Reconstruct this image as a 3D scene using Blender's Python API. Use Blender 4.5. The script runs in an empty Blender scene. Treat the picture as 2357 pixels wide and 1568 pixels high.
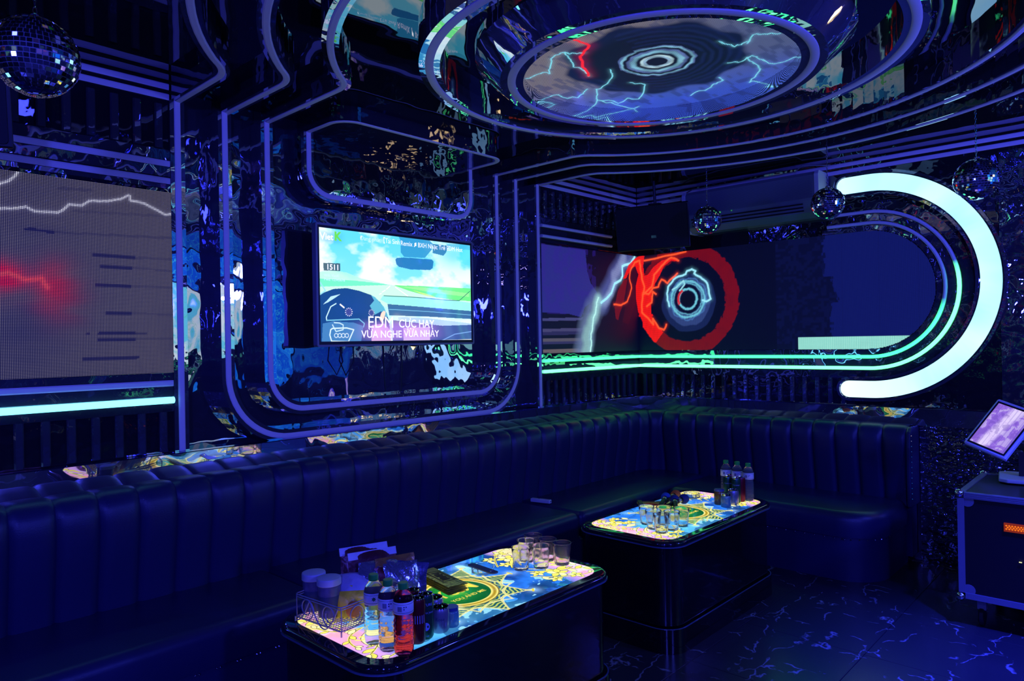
import bpy, math, random
import numpy as np
from mathutils import Vector, Matrix
PI = math.pi
random.seed(7)
rng = np.random.default_rng(7)
scene = bpy.context.scene
COL = scene.collection

# ------------------------------------------------------------------ camera
FPX, YAW, PITCH, ROLL = 1621.94, 0.74886674, 0.00208614, -0.01722949
EYE = np.array([-5.458, -3.5, 1.55])
_c, _s = math.cos(YAW), math.sin(YAW)
FW = np.array([_c*math.cos(PITCH), _s*math.cos(PITCH), math.sin(PITCH)])
_rt = np.array([_s, -_c, 0.0]); _up = np.cross(_rt, FW)
RT = _rt*math.cos(ROLL) + _up*math.sin(ROLL)
UP = -_rt*math.sin(ROLL) + _up*math.cos(ROLL)
cam_d = bpy.data.cameras.new('camera'); cam = bpy.data.objects.new('camera', cam_d); COL.objects.link(cam)
cam_d.sensor_width = 36.0; cam_d.lens = FPX*36.0/2357.0; cam_d.clip_start = 0.05; cam_d.clip_end = 60
cam.matrix_world = Matrix(((RT[0], UP[0], -FW[0], EYE[0]), (RT[1], UP[1], -FW[1], EYE[1]), (RT[2], UP[2], -FW[2], EYE[2]), (0, 0, 0, 1)))
scene.camera = cam

def on_plane(px, py, axis, val):
    """point of a real plane (axis = val) seen at photo pixel px, py"""
    v = FW + (px-1178.5)/FPX*RT - (py-784.0)/FPX*UP
    return EYE + v*((val-EYE[axis])/v[axis])

# ------------------------------------------------------------------ world, lights, exposure
w = bpy.data.worlds.new('world'); scene.world = w; w.use_nodes = True
w.node_tree.nodes['Background'].inputs[0].default_value = (0.0, 0.0, 0.002, 1)
w.node_tree.nodes['Background'].inputs[1].default_value = 1.0
vs = scene.view_settings
vs.view_transform = 'Standard'; vs.look = 'None'; vs.gamma = 1.0; vs.exposure = 0.0; vs.use_curve_mapping = False
scene.display_settings.display_device = 'sRGB'

def lamp(kind, loc, col, power, size=0.05, aim=None, spot=None, blend=0.6):
    d = bpy.data.lights.new('stage_lamp', kind); d.color = col; d.energy = power
    if kind == 'AREA': d.shape = 'DISK'; d.size = size
    else: d.shadow_soft_size = size
    if kind == 'SPOT': d.spot_size = math.radians(spot); d.spot_blend = blend
    o = bpy.data.objects.new('stage_lamp', d); COL.objects.link(o); o.location = loc
    if aim is not None:
        o.rotation_euler = (Vector(aim)-Vector(loc)).to_track_quat('-Z', 'Y').to_euler()
    return o
BLUE = (0.050, 0.060, 1.0)
lamp('POINT', (-6.6, -4.6, 2.2), BLUE, 280, 0.10)
lamp('POINT', (-4.2, -5.3, 1.9), BLUE, 210, 0.10)
lamp('POINT', (-1.6, -4.6, 2.2), BLUE, 140, 0.10)
lamp('POINT', (-6.9, -2.0, 2.0), BLUE, 55, 0.10)
lamp('SPOT', (-2.1, -3.6, 2.62), (0.02, 0.03, 1.0), 1300, 0.05, aim=(-1.75, -3.25, 0), spot=58, blend=1.0)

cy_ = scene.cycles; cy_.adaptive_threshold = 0.02
cy_.max_bounces = 8; cy_.diffuse_bounces = 2; cy_.glossy_bounces = 6; cy_.transmission_bounces = 8; cy_.transparent_max_bounces = 6
cy_.caustics_refractive = False; cy_.caustics_reflective = False; cy_.sample_clamp_indirect = 6.0
# ------------------------------------------------------------------ helpers
def lin(r, g=None, b=None):
    if g is None: r, g, b = r
    f = lambda c: (c/255)/12.92 if c/255 <= 0.04045 else ((c/255+0.055)/1.055)**2.4
    return (f(r), f(g), f(b))

def new_mat(name):
    m = bpy.data.materials.new(name); m.use_nodes = True
    nt = m.node_tree; return m, nt, nt.nodes['Principled BSDF']

def mat(name, col, rough=0.5, metal=0.0, spec=0.5, trans=0.0, ior=1.45, emit=None, estr=0.0, coat=0.0, bump=0.0, bscale=60, alpha=1.0, cvar=0.0):
    m, nt, b = new_mat(name)
    b.inputs['Base Color'].default_value = (*col, 1); b.inputs['Roughness'].default_value = rough
    b.inputs['Metallic'].default_value = metal; b.inputs['Specular IOR Level'].default_value = spec
    b.inputs['Transmission Weight'].default_value = trans; b.inputs['IOR'].default_value = ior
    b.inputs['Coat Weight'].default_value = coat; b.inputs['Alpha'].default_value = alpha
    if emit: b.inputs['Emission Color'].default_value = (*emit, 1); b.inputs['Emission Strength'].default_value = estr
    tc = nt.nodes.new('ShaderNodeTexCoord')
    n = nt.nodes.new('ShaderNodeTexNoise'); n.inputs['Scale'].default_value = bscale; n.inputs['Detail'].default_value = 4
    nt.links.new(tc.outputs['Object'], n.inputs['Vector'])
    if bump:
        bp = nt.nodes.new('ShaderNodeBump'); bp.inputs['Strength'].default_value = 1.0; bp.inputs['Distance'].default_value = bump
        nt.links.new(n.outputs['Fac'], bp.inputs['Height']); nt.links.new(bp.outputs['Normal'], b.inputs['Normal'])
    if cvar:
        mx = nt.nodes.new('ShaderNodeMixRGB'); mx.inputs[1].default_value = (*[c*(1-cvar) for c in col], 1); mx.inputs[2].default_value = (*[min(1, c*(1+cvar)) for c in col], 1)
        nt.links.new(n.outputs['Fac'], mx.inputs[0]); nt.links.new(mx.outputs[0], b.inputs['Base Color'])
    return m

def wavy_mirror(name, col, amp, scale, rough=0.015, fine=0.0, stretch=(1, 1, 1)):
    """buckled acrylic mirror sheet"""
    m, nt, b = new_mat(name)
    b.inputs['Base Color'].default_value = (*col, 1); b.inputs['Metallic'].default_value = 0.93; b.inputs['Roughness'].default_value = rough
    g = nt.nodes.new('ShaderNodeNewGeometry')
    mp = nt.nodes.new('ShaderNodeMapping'); mp.inputs['Scale'].default_value = stretch
    n = nt.nodes.new('ShaderNodeTexNoise'); n.inputs['Scale'].default_value = scale; n.inputs['Detail'].default_value = 1.2; n.inputs['Distortion'].default_value = 0.6
    n2 = nt.nodes.new('ShaderNodeTexNoise'); n2.inputs['Scale'].default_value = scale*3.3; n2.inputs['Detail'].default_value = 0.5
    ad = nt.nodes.new('ShaderNodeMath'); ad.operation = 'MULTIPLY_ADD'; ad.inputs[1].default_value = 0.16+fine
    bp = nt.nodes.new('ShaderNodeBump'); bp.inputs['Strength'].default_value = 1.0; bp.inputs['Distance'].default_value = amp
    L = nt.links.new
    L(g.outputs['Position'], mp.inputs['Vector']); L(mp.outputs[0], n.inputs['Vector']); L(mp.outputs[0], n2.inputs['Vector'])
    L(n2.outputs['Fac'], ad.inputs[0]); L(n.outputs['Fac'], ad.inputs[2])
    L(ad.outputs[0], bp.inputs['Height']); L(bp.outputs['Normal'], b.inputs['Normal'])
    return m

def attr_emit(name, strength=1.0, gloss=0.15, base=(0.01, 0.01, 0.012), dots=None, dot_r=0.36, rest=0.0, diffuse=False, tint=None):
    """surface that gives off the light of its picture; dots = (axis, axis, pitch) lays an LED lattice over it"""
    m, nt, b = new_mat(name); L = nt.links.new
    b.inputs['Base Color'].default_value = (*base, 1); b.inputs['Roughness'].default_value = gloss
    a = nt.nodes.new('ShaderNodeAttribute'); a.attribute_name = 'Col'
    out = a.outputs['Color']
    if dots:
        g = nt.nodes.new('ShaderNodeNewGeometry'); sp = nt.nodes.new('ShaderNodeSeparateXYZ'); L(g.outputs['Position'], sp.inputs[0])
        sq = []
        for ax in dots[:2]:
            q = nt.nodes.new('ShaderNodeMath'); q.operation = 'DIVIDE'; q.inputs[1].default_value = dots[2]; L(sp.outputs[ax], q.inputs[0])
            fr = nt.nodes.new('ShaderNodeMath'); fr.operation = 'PINGPONG'; fr.inputs[1].default_value = 0.5; L(q.outputs[0], fr.inputs[0])
            p2 = nt.nodes.new('ShaderNodeMath'); p2.operation = 'POWER'; p2.inputs[1].default_value = 2; L(fr.outputs[0], p2.inputs[0]); sq.append(p2)
        ad = nt.nodes.new('ShaderNodeMath'); ad.operation = 'ADD'; L(sq[0].outputs[0], ad.inputs[0]); L(sq[1].outputs[0], ad.inputs[1])
        mr = nt.nodes.new('ShaderNodeMapRange'); mr.inputs['From Min'].default_value = (dot_r*0.75)**2; mr.inputs['From Max'].default_value = (dot_r*1.2)**2
        mr.inputs['To Min'].default_value = 1.0/(PI*dot_r**2)*(1-rest); mr.inputs['To Max'].default_value = rest
        L(ad.outputs[0], mr.inputs['Value'])
        mu = nt.nodes.new('ShaderNodeVectorMath'); mu.operation = 'SCALE'; L(out, mu.inputs[0]); L(mr.outputs[0], mu.inputs['Scale']); out = mu.outputs[0]
    L(out, b.inputs['Emission Color']); b.inputs['Emission Strength'].default_value = strength
    return m

class MB:
    def __init__(s): s.v = []; s.f = []
    def add(s, vs, fs):
        n = len(s.v); s.v += [tuple(map(float, p)) for p in vs]; s.f += [tuple(i+n for i in f) for f in fs]; return s
    def box(s, x0, x1, y0, y1, z0, z1):
        return s.add([(x0,y0,z0),(x1,y0,z0),(x1,y1,z0),(x0,y1,z0),(x0,y0,z1),(x1,y0,z1),(x1,y1,z1),(x0,y1,z1)],
                     [(0,3,2,1),(4,5,6,7),(0,1,5,4),(1,2,6,5),(2,3,7,6),(3,0,4,7)])
    def cbox(s, x0, x1, y0, y1, z0, z1, b):
        """box with chamfered vertical and top edges"""
        q = lambda i: [(x0+i,y0,),(x1-i,y0),(x1,y0+i),(x1,y1-i),(x1-i,y1),(x0+i,y1),(x0,y1-i),(x0,y0+i)]
        q2 = [(x0+b,y0+b),(x1-b,y0+b),(x1-b,y0+b),(x1-b,y1-b),(x1-b,y1-b),(x0+b,y1-b),(x0+b,y1-b),(x0+b,y0+b)]
        vs = [(*p, z0) for p in q(b)]+[(*p, z1-b) for p in q(b)]+[(p[0], p[1], z1) for p in q2]
        fs = [tuple(range(7,-1,-1))]
        for k in range(8):
            j = (k+1) % 8; fs += [(k,j,8+j,8+k),(8+k,8+j,16+j,16+k)]
        fs.append(tuple(range(16,24)))
        return s.add(vs, fs)
    def lathe(s, prof, c=(0,0,0), seg=32, fac=None, cap=True):
        vs = []; fs = []
        for r, z in prof:
            for k in range(seg):
                a = 2*PI*k/seg; rr = r*(fac(k, z) if fac else 1)
                vs.append((c[0]+rr*math.cos(a), c[1]+rr*math.sin(a), c[2]+z))
        for i in range(len(prof)-1):
            for k in range(seg):
                j = (k+1) % seg; fs.append((i*seg+k, i*seg+j, (i+1)*seg+j, (i+1)*seg+k))
        if cap:
            fs.append(tuple(range(seg-1,-1,-1))); fs.append(tuple((len(prof)-1)*seg+k for k in range(seg)))
        return s.add(vs, fs)
    def tube(s, pts, r, seg=8, closed=False):
        P = [Vector(p) for p in pts]; n = len(P); vs = []; fs = []
        up = Vector((0,0,1)); prev = None
        for i, p in enumerate(P):
            a = P[(i-1) % n] if (closed or i > 0) else p; b = P[(i+1) % n] if (closed or i < n-1) else p
            t = (b-a).normalized()
            if prev is None:
                u = t.cross(up)
                if u.length < 1e-3: u = t.cross(Vector((1,0,0)))
            else: u = prev - t*prev.dot(t)
            u.normalize(); prev = u; v = t.cross(u)
            for k in range(seg):
                an = 2*PI*k/seg; q = p + u*(r*math.cos(an)) + v*(r*math.sin(an)); vs.append(q)
        for i in range(n if closed else n-1):
            for k in range(seg):
                j = (k+1) % seg; i2 = (i+1) % n; fs.append((i*seg+k, i*seg+j, i2*seg+j, i2*seg+k))
        if not closed: fs.append(tuple(range(seg-1,-1,-1))); fs.append(tuple((n-1)*seg+k for k in range(seg)))
        return s.add(vs, fs)
    def band(s, path, section, mp, closed=False):
        """sweep a closed (offset, depth) section along a 2D path; mp(u, v, d) gives the 3D point"""
        P = np.array(path, float); n = len(P); N = np.zeros_like(P)
        for i in range(n):
            if closed: a, b = P[(i-1) % n], P[(i+1) % n]
            else: a, b = P[max(i-1,0)], P[min(i+1,n-1)]
            if closed or 0 < i < n-1:
                t1 = P[i]-a; t2 = b-P[i]; t1 /= max(np.hypot(*t1),1e-9); t2 /= max(np.hypot(*t2),1e-9)
                t = t1+t2; t /= max(np.hypot(*t),1e-9); k = 1/max(0.5, float(t@t1))
            else: t = b-a; t /= np.hypot(*t); k = 1
            N[i] = np.array([-t[1], t[0]])*k
        m = len(section); vs = []; fs = []
        for i in range(n):
            for (w_, d_) in section: q = P[i]+N[i]*w_; vs.append(mp(q[0], q[1], d_))
        for i in range(n if closed else n-1):
            for k in range(m):
                j = (k+1) % m; i2 = (i+1) % n; fs.append((i*m+k, i2*m+k, i2*m+j, i*m+j))
        if not closed: fs.append(tuple(range(m))); fs.append(tuple((n-1)*m+k for k in range(m-1,-1,-1)))
        return s.add(vs, fs)
    def slab(s, outline, d0, d1, mp):
        n = len(outline)
        vs = [mp(u, v, d0) for u, v in outline]+[mp(u, v, d1) for u, v in outline]
        fs = [tuple(range(n)), tuple(range(2*n-1, n-1, -1))]+[(k, n+k, n+(k+1) % n, (k+1) % n) for k in range(n)]
        return s.add(vs, fs)
    def build(s, name, m, parent=None, smooth=False, angle=None, bevel=0):
        me = bpy.data.meshes.new(name); me.from_pydata(s.v, [], s.f); me.materials.append(m); me.update()
        import bmesh
        bm = bmesh.new(); bm.from_mesh(me); bmesh.ops.recalc_face_normals(bm, faces=bm.faces)
        if smooth:
            for f_ in bm.faces: f_.smooth = True
            for e in bm.edges:
                if len(e.link_faces) == 2 and e.calc_face_angle(0) > math.radians(angle or 40): e.smooth = False
        bm.to_mesh(me); bm.free()
        o = bpy.data.objects.new(name, me); COL.objects.link(o)
        if parent: o.parent = parent; o.matrix_parent_inverse = parent.matrix_basis.inverted() if not s_local[0] else Matrix()
        if bevel:
            md = o.modifiers.new('bevel', 'BEVEL'); md.width = bevel; md.segments = 2
        return o
s_local = [True]      # True: child vertices are in the parent's own frame

def tag(o, label, cat, group=None):
    o['label'] = label; o['category'] = cat
    if group: o['group'] = group
    return o
def thing(name, label, cat, loc=(0,0,0), rz=0, group=None):
    o = bpy.data.objects.new(name, None); COL.objects.link(o); o.location = loc; o.rotation_euler = (0,0,rz); o.empty_display_size = 0.05
    return tag(o, label, cat, group)
def struct(o): o['kind'] = 'structure'; return o
def copy_tree(o, parent=None):
    c = o.copy(); COL.objects.link(c)
    if parent: c.parent = parent
    for ch in list(o.children): copy_tree(ch, c)
    return c
def mapA(u, v, d): return (u, d, v)       # back wall: u = x, v = z, d = y
def mapB(u, v, d): return (d, u, v)       # right wall: u = y, v = z, d = x
def mapC(u, v, d): return (u, v, d)       # ceiling: u = x, v = y, d = z
def arc(cx, cy, r, a0, a1, n=24):
    return [(cx+r*math.cos(math.radians(a0+(a1-a0)*k/n)), cy+r*math.sin(math.radians(a0+(a1-a0)*k/n))) for k in range(n+1)]
def round_rect(x0, x1, y0, y1, r, n=8):
    return arc(x1-r,y1-r,r,0,90,n)+arc(x0+r,y1-r,r,90,180,n)+arc(x0+r,y0+r,r,180,270,n)+arc(x1-r,y0+r,r,270,360,n)
def soften(path, corner, r):
    """replace the corner nearest to `corner` by a curve that starts r before and ends r after it"""
    P = [np.array(p, float) for p in path]; i0 = min(range(len(P)), key=lambda i: np.hypot(*(P[i]-corner)))
    a = i0
    while a > 0 and np.hypot(*(P[a]-P[i0])) < r: a -= 1
    b = i0
    while b < len(P)-1 and np.hypot(*(P[b]-P[i0])) < r: b += 1
    A = P[i0]+(P[a]-P[i0])*min(1, r/np.hypot(*(P[a]-P[i0]))); B = P[i0]+(P[b]-P[i0])*min(1, r/np.hypot(*(P[b]-P[i0])))
    bez = [A*(1-t)**2+P[i0]*2*t*(1-t)+B*t*t for t in np.linspace(0,1,9)]
    return [tuple(p) for p in P[:a+1]+bez+P[b:]]

# ------------------------------------------------------------------ pictures (as vertex colours on real screens)
class Canvas:
    def __init__(s, u0, u1, v0, v1, nu, nv, to=None):
        s.nu, s.nv = nu, nv; s.ext = (u0,u1,v0,v1)
        U, V = np.meshgrid(np.linspace(u0,u1,nu), np.linspace(v0,v1,nv)); s.U, s.V = U.ravel(), V.ravel()
        s.img = np.zeros((nu*nv, 3)); s.to = to or (lambda p: p)
    def mix(s, a, col): a = np.clip(a,0,1)[:,None]; s.img = s.img*(1-a)+np.array(col)*a
    def addc(s, a, col): s.img = s.img+np.clip(a,0,None)[:,None]*np.array(col)
    def sel(s, pts, pad):
        p = np.array(pts); return np.nonzero((s.U > p[:,0].min()-pad)&(s.U < p[:,0].max()+pad)&(s.V > p[:,1].min()-pad)&(s.V < p[:,1].max()+pad))[0]
    def dist(s, pts, idx):
        d = np.full(len(idx), 1e9); u, v = s.U[idx], s.V[idx]
        for (ax, ay), (bx, by) in zip(pts[:-1], pts[1:]):
            dx, dy = bx-ax, by-ay; t = np.clip(((u-ax)*dx+(v-ay)*dy)/max(dx*dx+dy*dy,1e-12),0,1)
            d = np.minimum(d, np.hypot(u-ax-t*dx, v-ay-t*dy))
        return d
    def line(s, pts, wd, col, soft=0.3, alpha=1.0, add=False):
        pts = [s.to(p) for p in pts]; idx = s.sel(pts, wd*3)
        d = s.dist(pts, idx); a = np.clip((wd*(1+soft)-d)/(2*wd*soft+1e-9),0,1)*alpha
        if add: s.img[idx] += a[:,None]*np.array(col)
        else: s.img[idx] = s.img[idx]*(1-a[:,None])+np.array(col)*a[:,None]
    def glow(s, pts, wd, col):
        pts = [s.to(p) for p in pts]; idx = s.sel(pts, wd*4); d = s.dist(pts, idx)
        s.img[idx] += np.exp(-(d/wd)**2)[:,None]*np.array(col)
    def poly(s, pts, col, alpha=1.0, noise=None):
        pts = [s.to(p) for p in pts]; idx = s.sel(pts, 0); u, v = s.U[idx], s.V[idx]; ins = np.zeros(len(idx), bool)
        for (ax, ay), (bx, by) in zip(pts, pts[1:]+pts[:1]):
            c = ((ay > v) != (by > v)); ins ^= c & (u < (bx-ax)*(v-ay)/(by-ay if by != ay else 1e-12)+ax)
        idx = idx[ins]; a = alpha if noise is None else (alpha*noise[idx])[:,None]
        s.img[idx] = s.img[idx]*(1-a)+np.array(col)*a
    def mesh(s, name, m, mp, parent=None, keep=None):
        nu, nv = s.nu, s.nv; co = np.array([0.0]*3); xyz = np.stack(mp(s.U, s.V), 1)
        i = np.arange(nu*nv).reshape(nv, nu); q = np.stack([i[:-1,:-1], i[:-1,1:], i[1:,1:], i[1:,:-1]], -1).reshape(-1, 4)
        if keep is not None: q = q[keep[q].all(1)]
        me = bpy.data.meshes.new(name); me.vertices.add(nu*nv); me.vertices.foreach_set('co', xyz.astype(np.float32).ravel())
        me.loops.add(q.size); me.loops.foreach_set('vertex_index', q.ravel().astype(np.int32))
        me.polygons.add(len(q)); me.polygons.foreach_set('loop_start', np.arange(0, q.size, 4).astype(np.int32))
        me.update(calc_edges=True)
        ca = me.color_attributes.new('Col', 'FLOAT_COLOR', 'POINT'); ca.data.foreach_set('color', np.c_[s.img, np.ones(nu*nv)].astype(np.float32).ravel())
        me.materials.append(m); o = bpy.data.objects.new(name, me); COL.objects.link(o)
        if parent: o.parent = parent
        return o

def fbm(u, v, scale, octaves=4, seed=0):
    r = np.random.default_rng(seed); out = 0; amp = 0.5
    for k in range(octaves):
        T = r.random((64, 64)); x = u*scale+13.7*k; y = v*scale+7.3*k
        xi = np.floor(x).astype(int); yi = np.floor(y).astype(int); fx = x-xi; fy = y-yi; fx = fx*fx*(3-2*fx); fy = fy*fy*(3-2*fy)
        g = lambda a, b: T[a % 64, b % 64]
        out = out+amp*((g(xi,yi)*(1-fx)+g(xi+1,yi)*fx)*(1-fy)+(g(xi,yi+1)*(1-fx)+g(xi+1,yi+1)*fx)*fy)
        scale *= 2.03; amp *= 0.5
    return out/(1-0.5**octaves)
def jag(pts, amp, it=3, seed=1):
    """break a line into a jagged bolt (photo pixels or metres alike)"""
    r = random.Random(seed); P = [tuple(p) for p in pts]
    for k in range(it):
        Q = [P[0]]
        for a, b in zip(P[:-1], P[1:]):
            dx, dy = b[0]-a[0], b[1]-a[1]; q = r.uniform(-amp, amp); Q += [((a[0]+b[0])/2-dy*q, (a[1]+b[1])/2+dx*q), b]
        P = Q
    return P

def text(name, body, size, m, parent, mtx, align='CENTER', extrude=0.0, sx=1.0, bold=0.0):
    cu = bpy.data.curves.new(name, 'FONT'); cu.body = body; cu.size = size; cu.align_x = align; cu.align_y = 'CENTER'; cu.extrude = extrude; cu.offset = bold; cu.resolution_u = 3
    o = bpy.data.objects.new(name, cu); COL.objects.link(o)
    bpy.context.view_layer.update()
    me = bpy.data.meshes.new_from_object(o.evaluated_get(bpy.context.evaluated_depsgraph_get()))
    bpy.data.objects.remove(o); me.name = name; me.materials.clear(); me.materials.append(m)
    n = bpy.data.objects.new(name, me); COL.objects.link(n)
    if parent: n.parent = parent
    n.matrix_local = mtx @ Matrix.Diagonal((sx,1,1,1))
    return n
# ------------------------------------------------------------------ materials
M = {}
M['panel'] = wavy_mirror('mirror_acrylic', (0.42, 0.44, 0.55), 0.0075, 4.2, stretch=(1, 1, 0.8), fine=0.05)
M['rib'] = wavy_mirror('mirror_edge', (0.62, 0.64, 0.72), 0.0012, 8.0, fine=0.1)
M['ribdark'] = wavy_mirror('dark_mirror_edge', (0.30, 0.31, 0.38), 0.0035, 5.5, fine=0.1)
M['ceil'] = wavy_mirror('black_mirror_ceiling', (0.12, 0.125, 0.15), 0.0045, 2.0, fine=0.04)
M['black'] = wavy_mirror('black_mirror', (0.16, 0.165, 0.2), 0.006, 4.5, fine=0.08)
M['hammer'] = wavy_mirror('hammered_black_mirror', (0.20, 0.20, 0.26), 0.013, 10.0, fine=0.12, stretch=(1, 1, 1.8))
M['ledge'] = wavy_mirror('ledge_mirror', (0.55, 0.56, 0.58), 0.0045, 3.0, fine=0.02)
M['chrome'] = mat('chrome', (0.75, 0.76, 0.8), 0.08, 1.0, cvar=0.03)
M['slat'] = wavy_mirror('mirror_slat', (0.55, 0.56, 0.66), 0.0006, 14.0, fine=0.1)
M['strip'] = mat('white_silicone_diffuser', (0.84, 0.74, 0.78), 0.55, spec=0.25, bump=0.0004, cvar=0.02)
M['neon'] = attr_emit('neon_tube', 1.0, 0.5, base=(0.78, 0.74, 0.80))
M['edge'] = mat('clear_edge', (0.2, 0.25, 0.6), 0.1, 1.0, cvar=0.1)
M['leather'] = mat('dark_leather', (0.016, 0.020, 0.075), 0.36, spec=0.45, bump=0.0006, bscale=220, cvar=0.15)
M['stud'] = mat('nail_head', (0.8, 0.8, 0.85), 0.15, 1.0, cvar=0.05)
M['blackgloss'] = mat('black_lacquer', (0.006, 0.006, 0.008), 0.08, spec=0.5, cvar=0.2)
M['glassrim'] = mat('black_glass_rim', (0.006, 0.008, 0.015), 0.04, spec=0.6, cvar=0.2)
M['glassedge'] = mat('glass_edge', (0.10, 0.14, 0.22), 0.15, spec=0.8, cvar=0.1)
M['plasticblack'] = mat('black_plastic', (0.005, 0.005, 0.006), 0.45, cvar=0.2)
M['speakercloth'] = mat('speaker_grille', (0.010, 0.010, 0.012), 0.7, bump=0.0008, bscale=400, cvar=0.3)
M['acwhite'] = mat('air_conditioner_plastic', (0.17, 0.20, 0.21), 0.45, cvar=0.04)
M['alu'] = mat('brushed_aluminium', (0.55, 0.55, 0.6), 0.32, 1.0, bump=0.0002, bscale=300, cvar=0.08)
M['aludiff'] = mat('aluminium_rail', (0.20, 0.20, 0.23), 0.4, 0.3, bump=0.0002, bscale=300, cvar=0.08)
M['fabricwhite'] = mat('white_plastic', (0.62, 0.62, 0.66), 0.4, cvar=0.04)
def glass(name, col=(1,1,1), ior=1.45, rough=0.0, tw=1.0):
    m, nt, b = new_mat(name)
    b.inputs['Base Color'].default_value = (*col, 1); b.inputs['Roughness'].default_value = rough
    b.inputs['Transmission Weight'].default_value = tw; b.inputs['IOR'].default_value = ior
    n = nt.nodes.new('ShaderNodeTexNoise'); n.inputs['Scale'].default_value = 40
    bp = nt.nodes.new('ShaderNodeBump'); bp.inputs['Distance'].default_value = 0.00015
    nt.links.new(n.outputs['Fac'], bp.inputs['Height']); nt.links.new(bp.outputs['Normal'], b.inputs['Normal'])
    return m
M['glass'] = glass('clear_glass', (0.95, 0.96, 1.0), 1.33, tw=0.955)
M['pet'] = glass('water_in_clear_bottle', (0.92, 0.96, 1.0), 1.20, tw=0.92)
M['petred'] = glass('red_tinted_clear_bottle', (0.44, 0.03, 0.20), 1.22, tw=0.95)  # whole bottle body tinted red
M['petpink'] = glass('pink_tinted_clear_bottle', (0.68, 0.40, 0.66), 1.22, tw=0.93)  # whole bottle body tinted pink

# ------------------------------------------------------------------ room shell
ZS, ZC = 2.745, 2.83            # light strips / recessed ceiling
CX, CY = -2.705, -1.85          # centre of the round ceiling
XW, YW = -7.6, -5.8
m, nt, b = new_mat('dark_marble_tile')
L = nt.links.new
b.inputs['Roughness'].default_value = 0.22; b.inputs['Specular IOR Level'].default_value = 0.4
g = nt.nodes.new('ShaderNodeNewGeometry')
no = nt.nodes.new('ShaderNodeTexNoise'); no.inputs['Scale'].default_value = 4.5; no.inputs['Detail'].default_value = 6; L(g.outputs['Position'], no.inputs['Vector'])
def vein(scale, freq, thr, seed):
    """broken hair-line veins running mostly one way"""
    mp_ = nt.nodes.new('ShaderNodeMapping'); mp_.inputs['Scale'].default_value = scale; mp_.inputs['Location'].default_value = (seed, seed*2, 0); L(g.outputs['Position'], mp_.inputs['Vector'])
    ms = nt.nodes.new('ShaderNodeMixRGB'); ms.blend_type = 'ADD'; ms.inputs[0].default_value = 0.55; L(mp_.outputs[0], ms.inputs[1]); L(no.outputs['Color'], ms.inputs[2])
    vo = nt.nodes.new('ShaderNodeTexVoronoi'); vo.feature = 'DISTANCE_TO_EDGE'; vo.inputs['Scale'].default_value = freq; L(ms.outputs[0], vo.inputs['Vector'])
    cr = nt.nodes.new('ShaderNodeMapRange'); cr.inputs['From Min'].default_value = 0.0; cr.inputs['From Max'].default_value = 0.016; cr.inputs['To Min'].default_value = 1.0; cr.inputs['To Max'].default_value = 0.0; L(vo.outputs['Distance'], cr.inputs['Value'])
    n3 = nt.nodes.new('ShaderNodeTexNoise'); n3.inputs['Scale'].default_value = 6.0; n3.inputs['Detail'].default_value = 2; L(mp_.outputs[0], n3.inputs['Vector'])
    th = nt.nodes.new('ShaderNodeMapRange'); th.inputs['From Min'].default_value = thr; th.inputs['From Max'].default_value = thr+0.08; L(n3.outputs['Fac'], th.inputs['Value'])
    mu = nt.nodes.new('ShaderNodeMath'); mu.operation = 'MULTIPLY'; L(cr.outputs[0], mu.inputs[0]); L(th.outputs[0], mu.inputs[1]); return mu
v1 = vein((0.7, 2.6, 1), 1.5, 0.50, 3.0); v2 = vein((2.4, 0.8, 1), 1.5, 0.54, 7.0)
mu = nt.nodes.new('ShaderNodeMath'); mu.operation = 'MAXIMUM'; L(v1.outputs[0], mu.inputs[0]); L(v2.outputs[0], mu.inputs[1])
mc = nt.nodes.new('ShaderNodeMixRGB'); mc.inputs[1].default_value = (0.026, 0.027, 0.034, 1); mc.inputs[2].default_value = (0.30, 0.30, 0.34, 1); L(mu.outputs[0], mc.inputs[0])
L(mc.outputs[0], b.inputs['Base Color']); M['tile'] = m
M['grout'] = mat('dark_grout', (0.05, 0.05, 0.06), 0.8, cvar=0.2)

floor = MB().box(XW, 0, YW, 0.02, -0.06, -0.006).build('floor', M['grout']); struct(floor)
TS = 0.60
tile0 = None
for i in range(13):
    for j in range(10):
        x0, y0 = -TS*(i+1), -TS*(j+1)
        if x0 < XW-0.35 or y0 < YW-0.35: continue
        if tile0 is None:
            tile0 = MB().cbox(0.0015, TS-0.0015, 0.0015, TS-0.0015, -0.006, 0.0, 0.001).build('floor_tile', M['tile'], floor); t = tile0
        else: t = tile0.copy(); COL.objects.link(t)
        t.location = (x0, y0, 0)
ceiling = struct(MB().box(XW, 0.02, YW, 0.2, ZC, ZC+0.1).build('ceiling', M['ceil']))

# back wall: mirrored recess in the middle (behind the frames), flat sides, lower half behind the sofa
YR = 0.12
FX0, FX1 = -4.055, -1.355
wall_back = struct(MB().box(XW, 0.0, YR, YR+0.1, 0, ZC).build('wall_back', M['panel']))
def wpart(mb, name, m_, parent=wall_back): return mb.build(name, m_, parent)
wpart(MB().box(XW, FX0, 0.012, YR, 0.93, ZC), 'wall_lining', M['black'])
wpart(MB().box(FX1, 0.0, 0.012, YR, 0.93, ZC), 'wall_lining', M['black'])
wpart(MB().box(XW, 0.0, 0.0, YR, 0.0, 0.93), 'lower_panel', M['plasticblack'])
wpart(MB().box(FX0, FX1, 0.0, YR, 0.93, 1.028), 'lower_panel', M['ledge'])
wall_right = struct(MB().box(0.0, 0.12, YW, YR+0.1, 0, ZC).build('wall_right', M['black']))
wpart(MB().box(-0.03, 0.0, YW, -2.25, 0.0, 0.93), 'hammered_panel', M['hammer'], wall_right)
wall_left = struct(MB().box(XW-0.1, XW, YW, YR, 0, ZC).build('wall_left', M['black']))
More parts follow.
